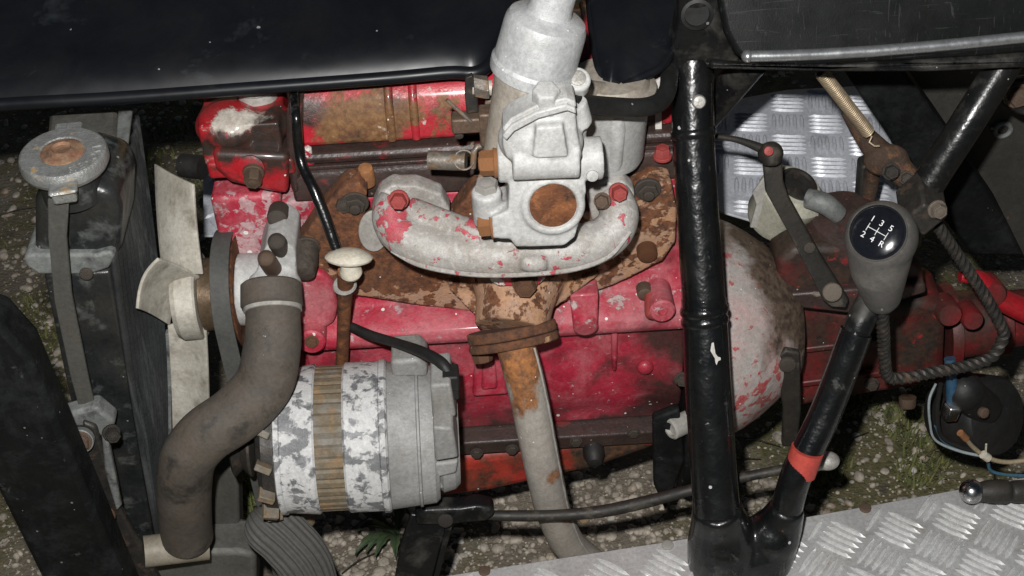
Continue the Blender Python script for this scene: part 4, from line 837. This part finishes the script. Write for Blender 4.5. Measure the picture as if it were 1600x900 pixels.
obj('cap_centre', B().lathe(cp, capn, [(Rc * .50, .0030), (Rc * .49, .0044), (Rc * .36, .0060), (Rc * .33, .0060), (Rc * .25, .0085), (Rc * .22, .0085), (Rc * .18, .0064), (Rc * .05, .0062)], 50), 'cap_rust', rcap, ang=40)
for sgn, (u, v) in ((1, (97, 296)), (-1, (106, 192))):
    d = (PL(u, v, cp, capn) - cp); d = (d - capn * d.dot(capn)).normalized(); sd_ = capn.cross(d)
    obj('ear', B().box(cp + d * Rc * 1.06 - capn * .003, .024, .022, .005, Matrix((sd_, d, capn)).transposed()).box(cp + d * Rc * 1.2 - capn * .008, .020, .010, .012, Matrix((sd_, d, capn)).transposed()), 'cap_metal', rcap, bevel=.003, seg=3)
lt = B()
xa = (Rt - capn * Rt.dot(capn)).normalized(); ya = capn.cross(xa)
for i, ch in enumerate('REMOVE'):
    a = R_(-62 + i * 15.5); d = xa * math.cos(a) + ya * math.sin(a); tdir_ = xa * -math.sin(a) + ya * math.cos(a)
    place_mesh(lt, text_mesh(ch, .0115, .0005), cp + d * Rc * .78 + capn * .0048, tdir_, -d, capn)
obj('lettering', lt, 'cap_metal', rcap)
obj('neck', B().lathe(cp - capn * .03, capn, [(Rc * .7, -.012), (Rc * .7, .012), (Rc * .82, .016), (Rc * .82, .0215)], 40), 'rad_black', rcap)
tag(obj('rubber_strap', B().prism([Y(u, v, y) for u, v, y in [(74, 312, -.140), (108, 310, -.140), (104, 370, -.145), (112, 460, -.142), (140, 600, -.140), (165, 700, -.140), (185, 790, -.140), (250, 930, -.140), (215, 930, -.140), (160, 790, -.140), (138, 690, -.140), (110, 590, -.140), (84, 470, -.142), (76, 370, -.145)]], (0, .004, 0)), 'strap', bevel=.001), 'long flat grey rubber strap hanging down the radiator side', 'strap')
tag(obj('hose_stub', B().cyl(Y(225, 862, -.145), Y(325, 850, -.13), .0165, 24), 'fan_back'), 'pale stub pipe at the bottom of the thick hose', 'pipe')

# chassis pieces at the left
tag(obj('chassis_strut', B().prism([Y(-60, 500, -.22), Y(-4, 505, -.22), Y(46, 560, -.22), (Y(196, 915, -.22)), Y(250, 1040, -.22), Y(120, 1040, -.22), Y(64, 905, -.22), Y(2, 780, -.22), Y(-60, 660, -.22)], (0, .04, 0)), 'strut_black', bevel=.006), 'broad black diagonal chassis strut in the lower left corner', 'strut')
cr = thing('radiator_bracket', 'dirty grey bracket with washered bolts below the radiator', 'bracket', Y(150, 800, -.12))
obj('arm', B().prism(pxpoly([(88, 652), (150, 636), (180, 660), (170, 690), (130, 668), (98, 670)], -.150), (0, .02, 0)), 'rad_edge', cr, bevel=.004)
obj('upright', B().prism(pxpoly([(128, 660), (150, 668), (190, 800), (300, 1000), (240, 1000), (180, 860), (140, 740)], -.155), (0, .01, 0)), 'steel_dark', cr, bevel=.003)
obj('edge_strip', B().prism(pxpoly([(158, 676), (166, 676), (190, 790), (182, 800), (164, 740)], -.165), (0, .008, 0)), 'rad_edge', cr, bevel=.002)
obj('washer', B().lathe(Y(126, 688, -.165), (0, -1, .3), [(.0125, -.004), (.0125, .002), (.011, .003)], 26), 'rad_edge', cr)
bolt(cr, Y(126, 690, -.168), (0, -1, .3), .009, .005, 'bolt_brown')
bolt(cr, Y(163, 806, -.175), (0, -1, .3), .011, .006, 'bolt_rust', 'round')
bolt(cr, Y(174, 676, -.17), (.5, -1, .2), .007, .010, 'steel_dark')
tag(obj('cross_member', B().prism(pxpoly([(200, 866), (370, 862), (400, 868), (400, 960), (215, 960)], -.10), (0, .05, 0)), 'rad_top', bevel=.006), 'grimy grey cross member under the radiator', 'chassis beam')
tag(obj('front_rail', B().prism(pxpoly([(330, 740), (372, 726), (376, 880), (332, 880)], -.06), (0, .04, 0)), 'strap', bevel=.004), 'dull grey upright rail behind the thick hose', 'chassis beam')

# ================================================================== BODYWORK
P0 = V((0, .0, .757)); PN = V((0, -.20, 1)).normalized()
def pp(u, v, dz=0): return PL(u, v, P0 + Z1 * dz, PN)
def panel(name, label, edge, far, m_, r, dz=0, bulge=.005):
    t = thing(name, label, 'body panel', pp(*edge[len(edge) // 2], dz))
    e = catmull([(a, b) for a, b in edge], 6)
    n = len(e); rws = []
    fe = catmull([(a, b) for a, b in far], max(1, 1)) if False else far
    for j in range(9):
        s = j / 8; row = []
        for i, (a, b) in enumerate(e):
            k = i / (n - 1) * (len(far) - 1); k0 = min(int(k), len(far) - 2); fr = k - k0
            fu = far[k0][0] * (1 - fr) + far[k0 + 1][0] * fr; fv = far[k0][1] * (1 - fr) + far[k0 + 1][1] * fr
            row.append(pp(a, b, dz).lerp(pp(fu, fv, dz), s) + Z1 * bulge * math.sin(math.pi * s * .5))
        rws.append(row)
    obj('skin', B().grid(rws), m_, t, solid=.004, ang=80)
    obj('rolled_edge', B().tube([pp(a, b, dz) + V((0, -.001, -.003)) for a, b in e], r, 14), m_, t)
    return t
panel('front_bonnet', 'large glossy black front body panel over the radiator and engine', [(-160, 172), (0, 158), (180, 148), (400, 132), (600, 117), (700, 108), (742, 108), (766, 92), (782, 52), (796, 4), (808, -60)],
      [(-300, -260), (0, -270), (250, -280), (450, -280), (600, -280), (700, -270), (780, -250), (800, -200), (810, -120)], 'black_panel', .0062)
panel('bonnet_flap', 'small pointed black body flap between carburettor and post', [(918, -60), (926, 40), (936, 100), (950, 146), (972, 130), (1005, 114), (1034, 98), (1050, 68), (1058, 20), (1062, -60)],
      [(930, -120), (950, -200), (980, -260), (1000, -280), (1020, -260), (1040, -200), (1056, -120)], 'black_panel', .0045, .004)
# scuttle / seat side at the top right
SP0 = Y(1300, 60, -.03); SN = V((0, -.9, .5)).normalized()
sc = thing('seat_side_panel', 'scratched black vinyl side panel along the top right edge', 'body panel', SP0)
obj('vinyl_skin', B().prism([PL(u, v, SP0, SN) for u, v in [(1118, -130), (1124, 0), (1134, 50), (1150, 82), (1165, 96), (1250, 102), (1400, 94), (1520, 88), (1640, 78), (1640, -130)]], -SN * .02), 'black_hide', sc, bevel=.005, seg=3)
obj('lower_lip', B().prism([PL(u, v, SP0, SN) - SN * .004 for u, v in [(1110, 92), (1160, 97), (1300, 101), (1450, 92), (1640, 78), (1640, 104), (1450, 112), (1300, 112), (1110, 108)]], -SN * .03), 'black_frame', sc, bevel=.004)
trim = catmull([(1168, 88), (1250, 86), (1360, 80), (1480, 70), (1560, 62), (1660, 52)], 6)
obj('trim_strip', B().tube([PL(a, b, SP0, SN) + SN * .001 for a, b in trim], .0052, 14).ball(PL(1168, 88, SP0, SN) + SN * .001, .0058), 'trim_strip', sc, label='bright metal trim strip with rounded end')

# ================================================================== FRAME TUBES
fr = thing('frame_post', 'thick glossy black tubular post with flared foot on the tread plate', 'frame post', Z(1150, 870, SZ))
yp = -.20
pt = catmull([(*Y(u, v, y), r * S(Y(u, v, y))) for u, v, y, r in [(1082, 95, .02, 35), (1083, 205, -.014, 34), (1090, 330, -.053, 34), (1100, 480, -.100, 35), (1106, 600, -.138, 36), (1114, 720, -.175, 36), (1120, 800, -.2, 37)]], 10)
obj('upper_tube', B().tube([V(a[:3]) for a in pt[:31]], [a[3] * .97 for a in pt[:31]], 36), 'black_gloss', fr)
obj('lower_tube', B().tube([V(a[:3]) for a in pt[29:]], [a[3] for a in pt[29:]], 36), 'black_gloss', fr)
for u, v, y, r in [(1083, 207, -.0146, 36), (1100, 484, -.1015, 38), (1101, 500, -.1065, 37.5), (1121, 806, -.2, 39)]:
    c = Y(u, v, y); obj('weld_ring', B().lathe(c, (.07, -.50, -.86), [(r * S(c) * .93, -.004), (r * S(c), -.001), (r * S(c), .002), (r * S(c) * .93, .005)], 36), 'black_gloss', fr)
b_ = B(); k_ = S(Z(1140, 860, SZ))
b_.tube([Y(1120, 790, -.2), Y(1124, 815, -.2), Y(1128, 845, -.203), Y(1134, 880, -.206)], [37 * k_, 44 * k_, 54 * k_, 60 * k_], 30)
b_.tube([Y(1232, 790, -.2), Y(1218, 820, -.2), Y(1200, 848, -.203), Y(1185, 876, -.206)], [26 * k_, 36 * k_, 46 * k_, 52 * k_], 26)
b_.ball(Y(1160, 862, -.206), 46 * k_, (1.85, 1, .85)).ball(Y(1206, 838, -.203), 43 * k_)
obj('foot', b_, 'black_gloss', fr, remesh=.0028, sm=10)
obj('head_bracket', B().prism(pxpoly([(1062, -40), (1125, -40), (1128, 20), (1142, 70), (1160, 98), (1128, 112), (1048, 112), (1050, 70), (1060, 30)], .004), (0, .03, 0)), 'black_frame', fr, bevel=.006, seg=3)
obj('bracket_hole', B().lathe(Y(1089, 22, .0025), (0, -1, .15), [(.0145, -.003), (.0145, .002), (.0115, .003), (.011, -.0005), (.003, -.0008)], 32), 'rubber_black', fr)
sn = V((0, -.88, .47)).normalized(); c = Y(1087, 156, .001) + sn * .0222
obj('cross_screw', B().lathe(c, sn, [(.0065, -.006), (.0065, .001), (.0052, .0028), (.002, .0033)], 24).box(c + sn * .0033, .006, .0012, .001, rotm(sn, X1)).box(c + sn * .0033, .001, .0012, .006, rotm(sn.cross(X1), X1)), 'bolt_alu', fr, label='pale cross-head screw')
def on_post(u, v, lift=.0008):
    """point on the skin of the post seen at (u, v)"""
    k = min(range(len(pt)), key=lambda i: abs((450 - FOC * (V(pt[i][:3]) - CAM).dot(Up) / (V(pt[i][:3]) - CAM).dot(Fw)) - v))
    ctr = V(pt[k][:3]); p = Y(u, v, ctr.y); cu = 800 + FOC * (ctr - CAM).dot(Rt) / (ctr - CAM).dot(Fw)
    rr = pt[k][3]; dx = min(abs(u - cu) * S(ctr) / rr, .97)
    return p + (CAM - p).normalized() * (rr * math.sqrt(1 - dx * dx) + lift)
for outline, m_, lb in [([(1112, 536), (1120, 533), (1127, 545), (1126, 560), (1129, 575), (1124, 588), (1119, 580), (1117, 560), (1110, 548)], 'white_paint', 'white scrape of bare paint'),
                        ([(1096, 668), (1106, 660), (1116, 668), (1113, 690), (1104, 700), (1097, 690)], 'rad_edge', 'grey scuffed patch'), ([(1094, 830), (1106, 832), (1114, 842), (1104, 841)], 'bolt_orange', None)]:
    if outline[0][1] > 800: continue
    P_ = [on_post(u, v) for u, v in outline]
    o = obj('paint_chip', B().prism(P_, (CAM - P_[0]).normalized() * -.003), m_, fr)
    if lb: o['label'] = lb
# brace: from the foot up behind the knob to the seat rail
br = thing('diagonal_brace', 'black tubular brace with red tape band rising behind the gear knob', 'frame tube', Y(1232, 800, -.2))
lowp = [Y(1228, 800, -.2), Y(1246, 738, -.188), Y(1292, 640, -.16), Y(1338, 518, -.13)]
kk = S(lowp[0])
obj('lower_tube', B().tube([V(a) for a in catmull([tuple(p) for p in lowp], 6)], 24.5 * kk, 30), 'black_gloss', br)
upp = [Y(1332, 535, -.132), Y(1350, 490, -.12), Y(1398, 400, -.08), Y(1440, 305, -.05), Y(1506, 200, -.03), Y(1585, 75, -.0)]
obj('upper_tube', B().tube([V(a) for a in catmull([tuple(p) for p in upp], 6)], [21.5 * kk if i < 9 else 25 * kk for i in range(31)], 28), 'black_frame', br)
c1, c2 = lowp[1] * .85 + lowp[2] * .15, lowp[1] * 1.12 - lowp[2] * .12
c1 = Y(1262, 702, -.181); c2 = Y(1249, 738, -.187)
obj('tape_band', B().tube([c1, c1.lerp(c2, .5), c2], 25.4 * kk, 32), 'tape_red', br, label='faded red tape band')
ck = Y(1452, 322, -.06)
obj('clamp_block', B().box(ck + V((-.008, .0, .004)), .030, .045, .034, rotm((.5, -.2, .8), (.8, 0, -.5))), 'steel_dark', br, bevel=.003)
bolt(br, Y(1464, 327, -.092), (.2, -1, .2), .0075, .008, 'steel_dirty')
tag(obj('rear_tube', B().tube([Y(1175, 95, .02), Y(1132, 145, .05), Y(1085, 200, .08)], .016, 20), 'black_frame'), 'black tube slanting from the seat panel behind the post', 'frame tube')
tag(obj('floor_rail', B().prism([Y(u, v, .16) for u, v in [(1300, 85), (1395, 85), (1470, 190), (1565, 330), (1600, 400), (1520, 400), (1440, 300), (1385, 210)]], (0, .04, 0)), 'strut_black', bevel=.004), 'wide black frame rail slanting across behind the brace', 'frame rail')
tag(obj('side_board', B().prism([Y(u, v, .24) for u, v in [(1380, 90), (1660, 70), (1660, 470), (1600, 400), (1500, 290), (1440, 190)]], (0, .006, 0)), 'wall_dark', bevel=.001), 'dark board with one rusty fixing behind the brace', 'panel')
jn = thing('tag_washer', 'small grey eyelet washer fixed to the dark board', 'washer', Y(1567, 203, .235))
for (du, r) in ((0, .009),):
    c = Y(1567, 203, .2365); obj('ring', B().tube([c + V((math.cos(a) * r, 0, math.sin(a) * r)) for a in [i * 2 * math.pi / 24 for i in range(25)]], .0028, 8, cap=False), 'rad_edge', jn)
obj('tail', B().cyl(Y(1548, 200, .2365), Y(1556, 202, .2365), .002, 8), 'rad_edge', jn)
rp_ = thing('rear_pivot', 'dark bolted pivot at the right edge above the board', 'pivot', Y(1588, 150, .1))
obj('plate', B().prism(pxpoly([(1560, 130), (1640, 118), (1640, 190), (1590, 180), (1566, 165)], .10), (0, .01, 0)), 'black_frame', rp_, bevel=.003)
bolt(rp_, Y(1590, 150, .098), (0, -1, .2), .011, .008, 'bolt_brown')
# spring + rusty lever
sg = thing('return_spring', 'pale coiled return spring hooked to the rusty bracket', 'spring', Y(1325, 165, .06))
sa_, sb_ = Y(1282, 112, .05), Y(1357, 207, .06); dv = (sb_ - sa_); dn = dv.normalized(); e1, e2 = perp(dn)
obj('coil', B().tube([sa_ + dn * dv.length * (i / 336) + (e1 * math.cos(i / 8 * 6.283) + e2 * math.sin(i / 8 * 6.283)) * .0058 for i in range(337)], .0013, 6), 'spring_tan', sg)
obj('hook', B().tube([sb_, Y(1362, 214, .055), Y(1358, 222, .052), Y(1366, 228, .05), Y(1374, 228, .05)], .0012, 8), 'spring_tan', sg)
rl = thing('rusty_lever', 'rust-caked bracket arm below the spring', 'bracket', Y(1380, 260, .06))
b_ = B().spx([(1320, 172, .085, 9), (1345, 205, .08, 16), (1375, 240, .07, 22), (1410, 270, .05, 22), (1440, 300, .03, 16)], 5, 10).spx([(1368, 240, .075, 12), (1362, 280, .09, 13), (1352, 330, .10, 14)], 4, 10).ball(Y(1385, 250, .06), .018, (1.3, .7, 1))
obj('arm', b_, 'rust_dark', rl, remesh=.003, sm=3)
bolt(rl, Y(1392, 268, .030), (0, -1, .4), .0075, .006, 'steel_dark'); bolt(rl, Y(1416, 278, .02), (0, -1, .4), .006, .005, 'bolt_dark')
obj('leg', B().prism(pxpoly([(1345, 262), (1372, 250), (1368, 330), (1340, 330)], .09), (0, .02, 0)), 'steel_dark', rl, bevel=.003)

# clutch lever and reservoirs
cl = thing('clutch_lever', 'long flat dark lever bolted across the gearbox top', 'lever', Y(1300, 475, -.02))
obj('arm', B().prism([Y(u, v, y) for u, v, y in [(1192, 262, .03), (1206, 242, .03), (1222, 246, .03), (1224, 285, .025), (1232, 310, .02), (1282, 400, .0), (1326, 470, -.015), (1322, 482, -.015), (1298, 480, -.015), (1286, 470, -.015), (1240, 380, .005), (1196, 300, .022)]], (0, .006, .003)), 'bar_grimy', cl, bevel=.0015)
obj('pivot_knuckle', B().ball(Y(1204, 240, .025), .013, (1, .8, 1)).cyl(Y(1204, 232, .025), Y(1206, 256, .02), .010, 16), 'bar_grimy', cl, remesh=.002, sm=5)
obj('rod', B().spx([(1110, 212, .03, 4), (1150, 218, .03, 5), (1180, 228, .03, 7), (1202, 238, .028, 9)], 5, 12), 'bar_grimy', cl)
obj('red_mark', B().lathe(Y(1201, 236, .0085), (0, -1, .5), [(.0045, -.004), (.0045, .001), (.003, .0015)], 14), 'bolt_red', cl)
bolt(cl, Y(1300, 456, -.016), (0, -1, .5), .010, .004, 'steel_dirty', 'round'); bolt(cl, Y(1264, 386, .004), (0, -1, .4), .006, .004, 'bolt_dark', 'round')
rs = thing('fluid_reservoir', 'cream plastic fluid reservoir with dark open filler behind the lever', 'reservoir', Y(1260, 330, .08))
ra_ = V((.35, -.25, 1)).normalized(); rc0 = Y(1246, 290, .09)
obj('bottle', B().lathe(rc0 - ra_ * .03, ra_, [(.03, -.03), (.034, -.02), (.034, .006), (.036, .010), (.036, .020), (.030, .026), (.026, .030), (.020, .031)], 36), 'reservoir', rs, ang=35)
obj('filler', B().lathe(rc0 + ra_ * .0005, ra_, [(.021, -.004), (.021, .0035), (.018, .004), (.017, .001), (.004, .0008)], 30), 'steel_dark', rs)
obj('spout', B().spx([(1262, 310, .07, 16), (1288, 318, .06, 17), (1310, 335, .06, 15)], 5, 16), 'rad_edge', rs)
bx_ = thing('white_bracket', 'bent off-white metal bracket standing left of the reservoir', 'bracket', Y(1190, 350, .09))
obj('web', B().prism(pxpoly([(1176, 302), (1192, 280), (1212, 270), (1222, 310), (1208, 350), (1196, 358), (1172, 356), (1182, 320)], .08), (0, .004, 0)), 'gasket', bx_, bevel=.001)
obj('flange', B().prism(pxpoly([(1205, 330), (1216, 325), (1200, 358), (1192, 357)], .076), (0, .02, 0)), 'reservoir', bx_, bevel=.001)
tag(obj('red_can', B().lathe(Y(1302, 322, .12), (0, -.3, 1), [(.016, -.03), (.016, .004), (.013, .008), (.004, .009)], 24), 'sump_red'), 'small red-topped part behind the reservoir', 'engine part')

# ================================================================== GEAR LEVER
gk_ = thing('gear_knob', 'grey leather gear knob with a black five-speed shift pattern disc', 'gear knob', Y(1375, 490, -.12))
kc = Y(1377, 370, -.14); ks = S(kc)
dn_ = V((-.38, -.585, .735)).normalized()          # the way the disc looks
b_ = B()
b_.ball(kc, 57 * ks, (1.0, 1.0, 1.0), 28)
b_.tube([kc + V((0, 0, -.008)), Y(1374, 420, -.138), Y(1377, 450, -.132), Y(1378, 464, -.128), Y(1377, 474, -.126)], [54 * ks, 46 * ks, 36 * ks, 31 * ks, 24 * ks], 30)
for i_, p in enumerate(b_.v):                       # the top of the grip is cut flat for the disc
    e_ = (p - kc).dot(dn_) - 36 * ks
    if e_ > 0: b_.v[i_] = p - dn_ * e_
obj('grip', b_, 'knob_grey', gk_, remesh=.0016, sm=5)
dc = kc + dn_ * 36 * ks
xk = (Rt * math.cos(R_(-31)) + Up * math.sin(R_(-31))); xk = (xk - dn_ * xk.dot(dn_)).normalized(); yk = dn_.cross(xk)
obj('disc_rim', B().lathe(dc, dn_, [(43 * ks, -.004), (46 * ks, -.003), (45.5 * ks, .0006), (44.5 * ks, .0012), (43.2 * ks, .0006), (43.2 * ks, -.004)], 48), 'knob_grey', gk_, ang=60)
dsc = obj('pattern_disc', B().lathe(dc, dn_, [(43.2 * ks, -.003), (43.2 * ks, .0), (38 * ks, .0012), (28 * ks, .0026), (15 * ks, .0034), (3 * ks, .0037)], 48), 'knob_disc', gk_, ang=70)
mk = B()
def dpt(a, b): rr = math.hypot(a, b) / 42; return dc + xk * a * ks + yk * b * ks + dn_ * (.0038 - .0038 * rr ** 2 + .0004)
def dline(a, b, c, d, w=1.1):
    for i in range(6):
        t0, t1 = i / 6, (i + 1) / 6; mk.tube([dpt(a + (c - a) * t0, b + (d - b) * t0), dpt(a + (c - a) * t1, b + (d - b) * t1)], w * ks * .55, 6)
dline(-16, 0, 16, 0)
for a in (-16, 0, 16): dline(a, -6.5, a, 6.5)
for ch, a, b in [('1', -16, 14), ('3', 0, 14), ('5', 16, 14), ('2', -16, -14), ('4', 0, -14), ('R', 16, -14)]:
    place_mesh(mk, text_mesh(ch, 13.5 * ks, .0001), dpt(a, b), xk, yk, dn_)
obj('shift_pattern', mk, 'print_white', dsc)
seam = [(1388, 405), (1379, 418), (1372, 432), (1372, 448), (1377, 464), (1378, 484)]
sm_ = []
for u, v in seam:
    p = Y(u, v, -.135); d = (CAM - p).normalized(); sm_.append(p + d * (.0335 if v < 410 else .030 if v < 425 else .0275 if v < 440 else .0245 if v < 455 else .0215 if v < 475 else .0165))
obj('seam', B().tube([V(a) for a in catmull([tuple(p) for p in sm_], 5)], .0013, 8), 'seam_pale', gk_)
tr = thing('twisted_rod', 'bent twisted steel rod linking the gear knob to the clamp', 'rod', Y(1390, 590, -.1))
tp = catmull([tuple(Y(*p)) for p in [(1377, 480, -.127), (1380, 520, -.115), (1382, 565, -.10), (1386, 586, -.095), (1402, 592, -.092), (1460, 582, -.085), (1520, 570, -.075), (1548, 558, -.07), (1564, 535, -.065), (1566, 515, -.06), (1540, 465, -.055), (1500, 405, -.05), (1462, 350, -.05)]], 22)
twv = []
b_ = B(); pts = [V(a) for a in tp]; vs = []; x = None; acc = 0
for i, p in enumerate(pts):
    t = (pts[min(i + 1, len(pts) - 1)] - pts[max(i - 1, 0)]).normalized()
    if x is None: x, _ = perp(t)
    x = (x - t * x.dot(t)).normalized(); yv = t.cross(x)
    if i: acc += (pts[i] - pts[i - 1]).length
    tw = acc / .0085 * 1.57 + .5 * mnoise.noise(V((acc * 40, 0, 0)))
    for k in range(8):
        a = tw + k * math.pi / 4; r = .0066 if k % 2 == 0 else .0054
        vs.append(p + (x * math.cos(a) + yv * math.sin(a)) * r)
N_ = len(pts)
b_.add(vs, [(i * 8 + k, i * 8 + (k + 1) % 8, (i + 1) * 8 + (k + 1) % 8, (i + 1) * 8 + k) for i in range(N_ - 1) for k in range(8)])
obj('bar', b_, 'steel_dark', tr, ang=20)

# ================================================================== LINKAGE ROD along the bottom
rk = thing('pedal_linkage', 'black linkage rod with a bent flat bracket at its left end', 'linkage rod', Z(780, 850, .1))
yr_ = -.13
obj('rod', B().spx([(745, 804, yr_, 7), (800, 806, yr_, 9), (870, 805, yr_, 9), (940, 799, yr_, 10), (1010, 784, yr_, 10), (1090, 763, yr_, 9), (1180, 742, yr_, 8), (1290, 722, yr_, 8)], 8, 14), 'bar_grimy', rk)
obj('clevis', B().prism(pxpoly([(648, 806), (662, 798), (720, 796), (745, 792), (768, 796), (774, 806), (760, 816), (700, 822), (650, 822)], yr_ - .012), (0, .02, 0)), 'black_frame', rk, bevel=.004, seg=3)
obj('bent_plate', B().prism([Y(642, 804, yr_ - .004), Y(700, 812, yr_ - .004), Y(690, 850, yr_ - .01), Y(668, 935, yr_ - .03), Y(612, 935, yr_ - .03), Y(626, 850, yr_ - .01)], (0, .006, 0)), 'black_frame', rk, bevel=.0015)
obj('plate_edge', B().prism([Y(700, 812, yr_ - .005), Y(708, 818, yr_ - .005), Y(678, 935, yr_ - .031), Y(669, 935, yr_ - .031)], (0, .03, 0)), 'black_frame', rk, bevel=.001)
bolt(rk, Y(696, 812, yr_ - .013), (0, -1, .3), .008, .004, 'steel_dark', 'round')
obj('ball_joint', B().ball(Y(1293, 720, yr_), .0105, (1.2, 1, .9)).cyl(Y(1270, 726, yr_), Y(1290, 721, yr_), .008, 14), 'bolt_alu', rk, remesh=.0015, sm=4)

# ================================================================== lower right fittings
mt_ = thing('black_motor', 'round black rubber-cased motor at the lower right edge', 'motor', Z(1560, 700, .0))
mc = Y(1548, 650, .0)
obj('case', B().lathe(mc, (.5, -.7, .5), [(.042, -.06), (.046, -.05), (.046, .004), (.042, .010), (.025, .014), (.010, .015)], 40), 'rubber_black', mt_, ang=40)
obj('end_boss', B().ball(Y(1505, 610, -.02), .022).cyl(Y(1505, 610, -.02), Y(1540, 640, .0), .02, 18), 'rubber_black', mt_, remesh=.003, sm=4)
bolt(mt_, Y(1535, 644, -.047), (.3, -.8, .4), .006, .005, 'bolt_brown', 'round')
un = thing('pipe_union', 'bright hexagonal pipe union on a blue pipe', 'pipe fitting', Y(1487, 645, -.02))
uc = Y(1487, 638, -.03)
obj('nut', B().lathe(uc, (.02, -.2, 1), [(.0095, -.013), (.0115, -.011), (.0115, .009), (.0095, .011)], 6), 'chrome', un, bevel=.001)
obj('blue_tube', B().spx([(1487, 632, -.03, 9), (1487, 600, -.025, 9), (1484, 560, -.015, 9)], 5, 14), 'blue_pipe', un)
tag(obj('blue_wire', B().spx([(1462, 665, -.03, 2.6), (1475, 690, -.03, 2.6), (1505, 705, -.03, 2.6), (1540, 716, -.03, 2.6), (1548, 735, -.03, 2.6), (1575, 742, -.03, 2.6), (1630, 744, -.03, 2.6)], 8, 8), 'wire_blue'), 'thin blue wire trailing over the ground at the right', 'wire')
tag(obj('pale_wire', B().spx([(1462, 600, -.035, 2), (1452, 625, -.035, 2.2), (1453, 660, -.035, 2), (1462, 688, -.035, 2), (1500, 705, -.035, 2.4), (1538, 713, -.034, 2.4)], 8, 8), 'wire_pale'), 'pale blue-grey wire looping down beside the pipe union', 'wire')
tag(obj('black_wire', B().spx([(1470, 600, -.03, 4), (1464, 640, -.03, 4), (1470, 680, -.03, 4), (1500, 698, -.03, 4), (1536, 708, -.03, 4)], 8, 8), 'rubber_black'), 'black wire bundled with the pale wire', 'wire')
cw = thing('cream_lead', 'cream cable with a rusty terminal under the motor', 'cable', Y(1520, 690, -.03))
obj('sheath', B().spx([(1508, 684, -.04, 3.5), (1522, 700, -.04, 3.8), (1545, 716, -.04, 3.8), (1580, 722, -.04, 3.8), (1640, 712, -.04, 3.8)], 8, 10), 'wire_cream', cw)
obj('terminal', B().cyl(Y(1500, 676, -.04), Y(1510, 686, -.04), .004, 12), 'bolt_orange', cw)
obj('cable_tie', B().cyl(Y(1536, 710, -.045), Y(1544, 716, -.045), .005, 10).cyl(Y(1540, 712, -.045), Y(1541, 694, -.045), .0012, 6), 'cap_plastic', cw)
hb = thing('grip_lever', 'grimy lever with a bright round end at the lower right edge', 'lever', Y(1560, 770, -.16))
obj('ball_end', B().ball(Y(1518, 768, -.16), .0125), 'chrome', hb)
obj('grip', B().spx([(1524, 769, -.16, 13), (1545, 768, -.16, 18), (1570, 768, -.16, 19), (1578, 768, -.16, 16), (1590, 768, -.16, 18), (1660, 766, -.16, 19)], 5, 18), 'bar_grimy', hb)

# ================================================================== small litter
tw = B()
for (u, v, l, a) in [(1180, 690, .07, -.4), (1330, 690, .06, .5), (1160, 720, .05, 0), (1300, 760, .05, .7), (1350, 640, .06, .3), (560, 880, .05, .6), (30, 330, .07, .2), (880, 745, .04, 1.2), (600, 840, .05, .1)]:
    p = Z(u, v, .004); d = V((math.cos(a), math.sin(a), .05)); tw.tube([p - d * l / 2, p + V((0, .003, .002)), p + d * l / 2], [.0009, .0011, .0006], 6)
o = obj('twigs', tw, 'steel_dark'); o['kind'] = 'stuff'; o['label'] = 'thin dark twigs scattered on the ground'
tag(obj('rusty_strip', B().prism([Z(u, v, .22) for u, v in [(985, 872), (1060, 852), (1062, 858), (990, 882)]], (0, 0, .004)), 'rust'), 'small rusty strip behind the tread plate sill', 'metal strip')
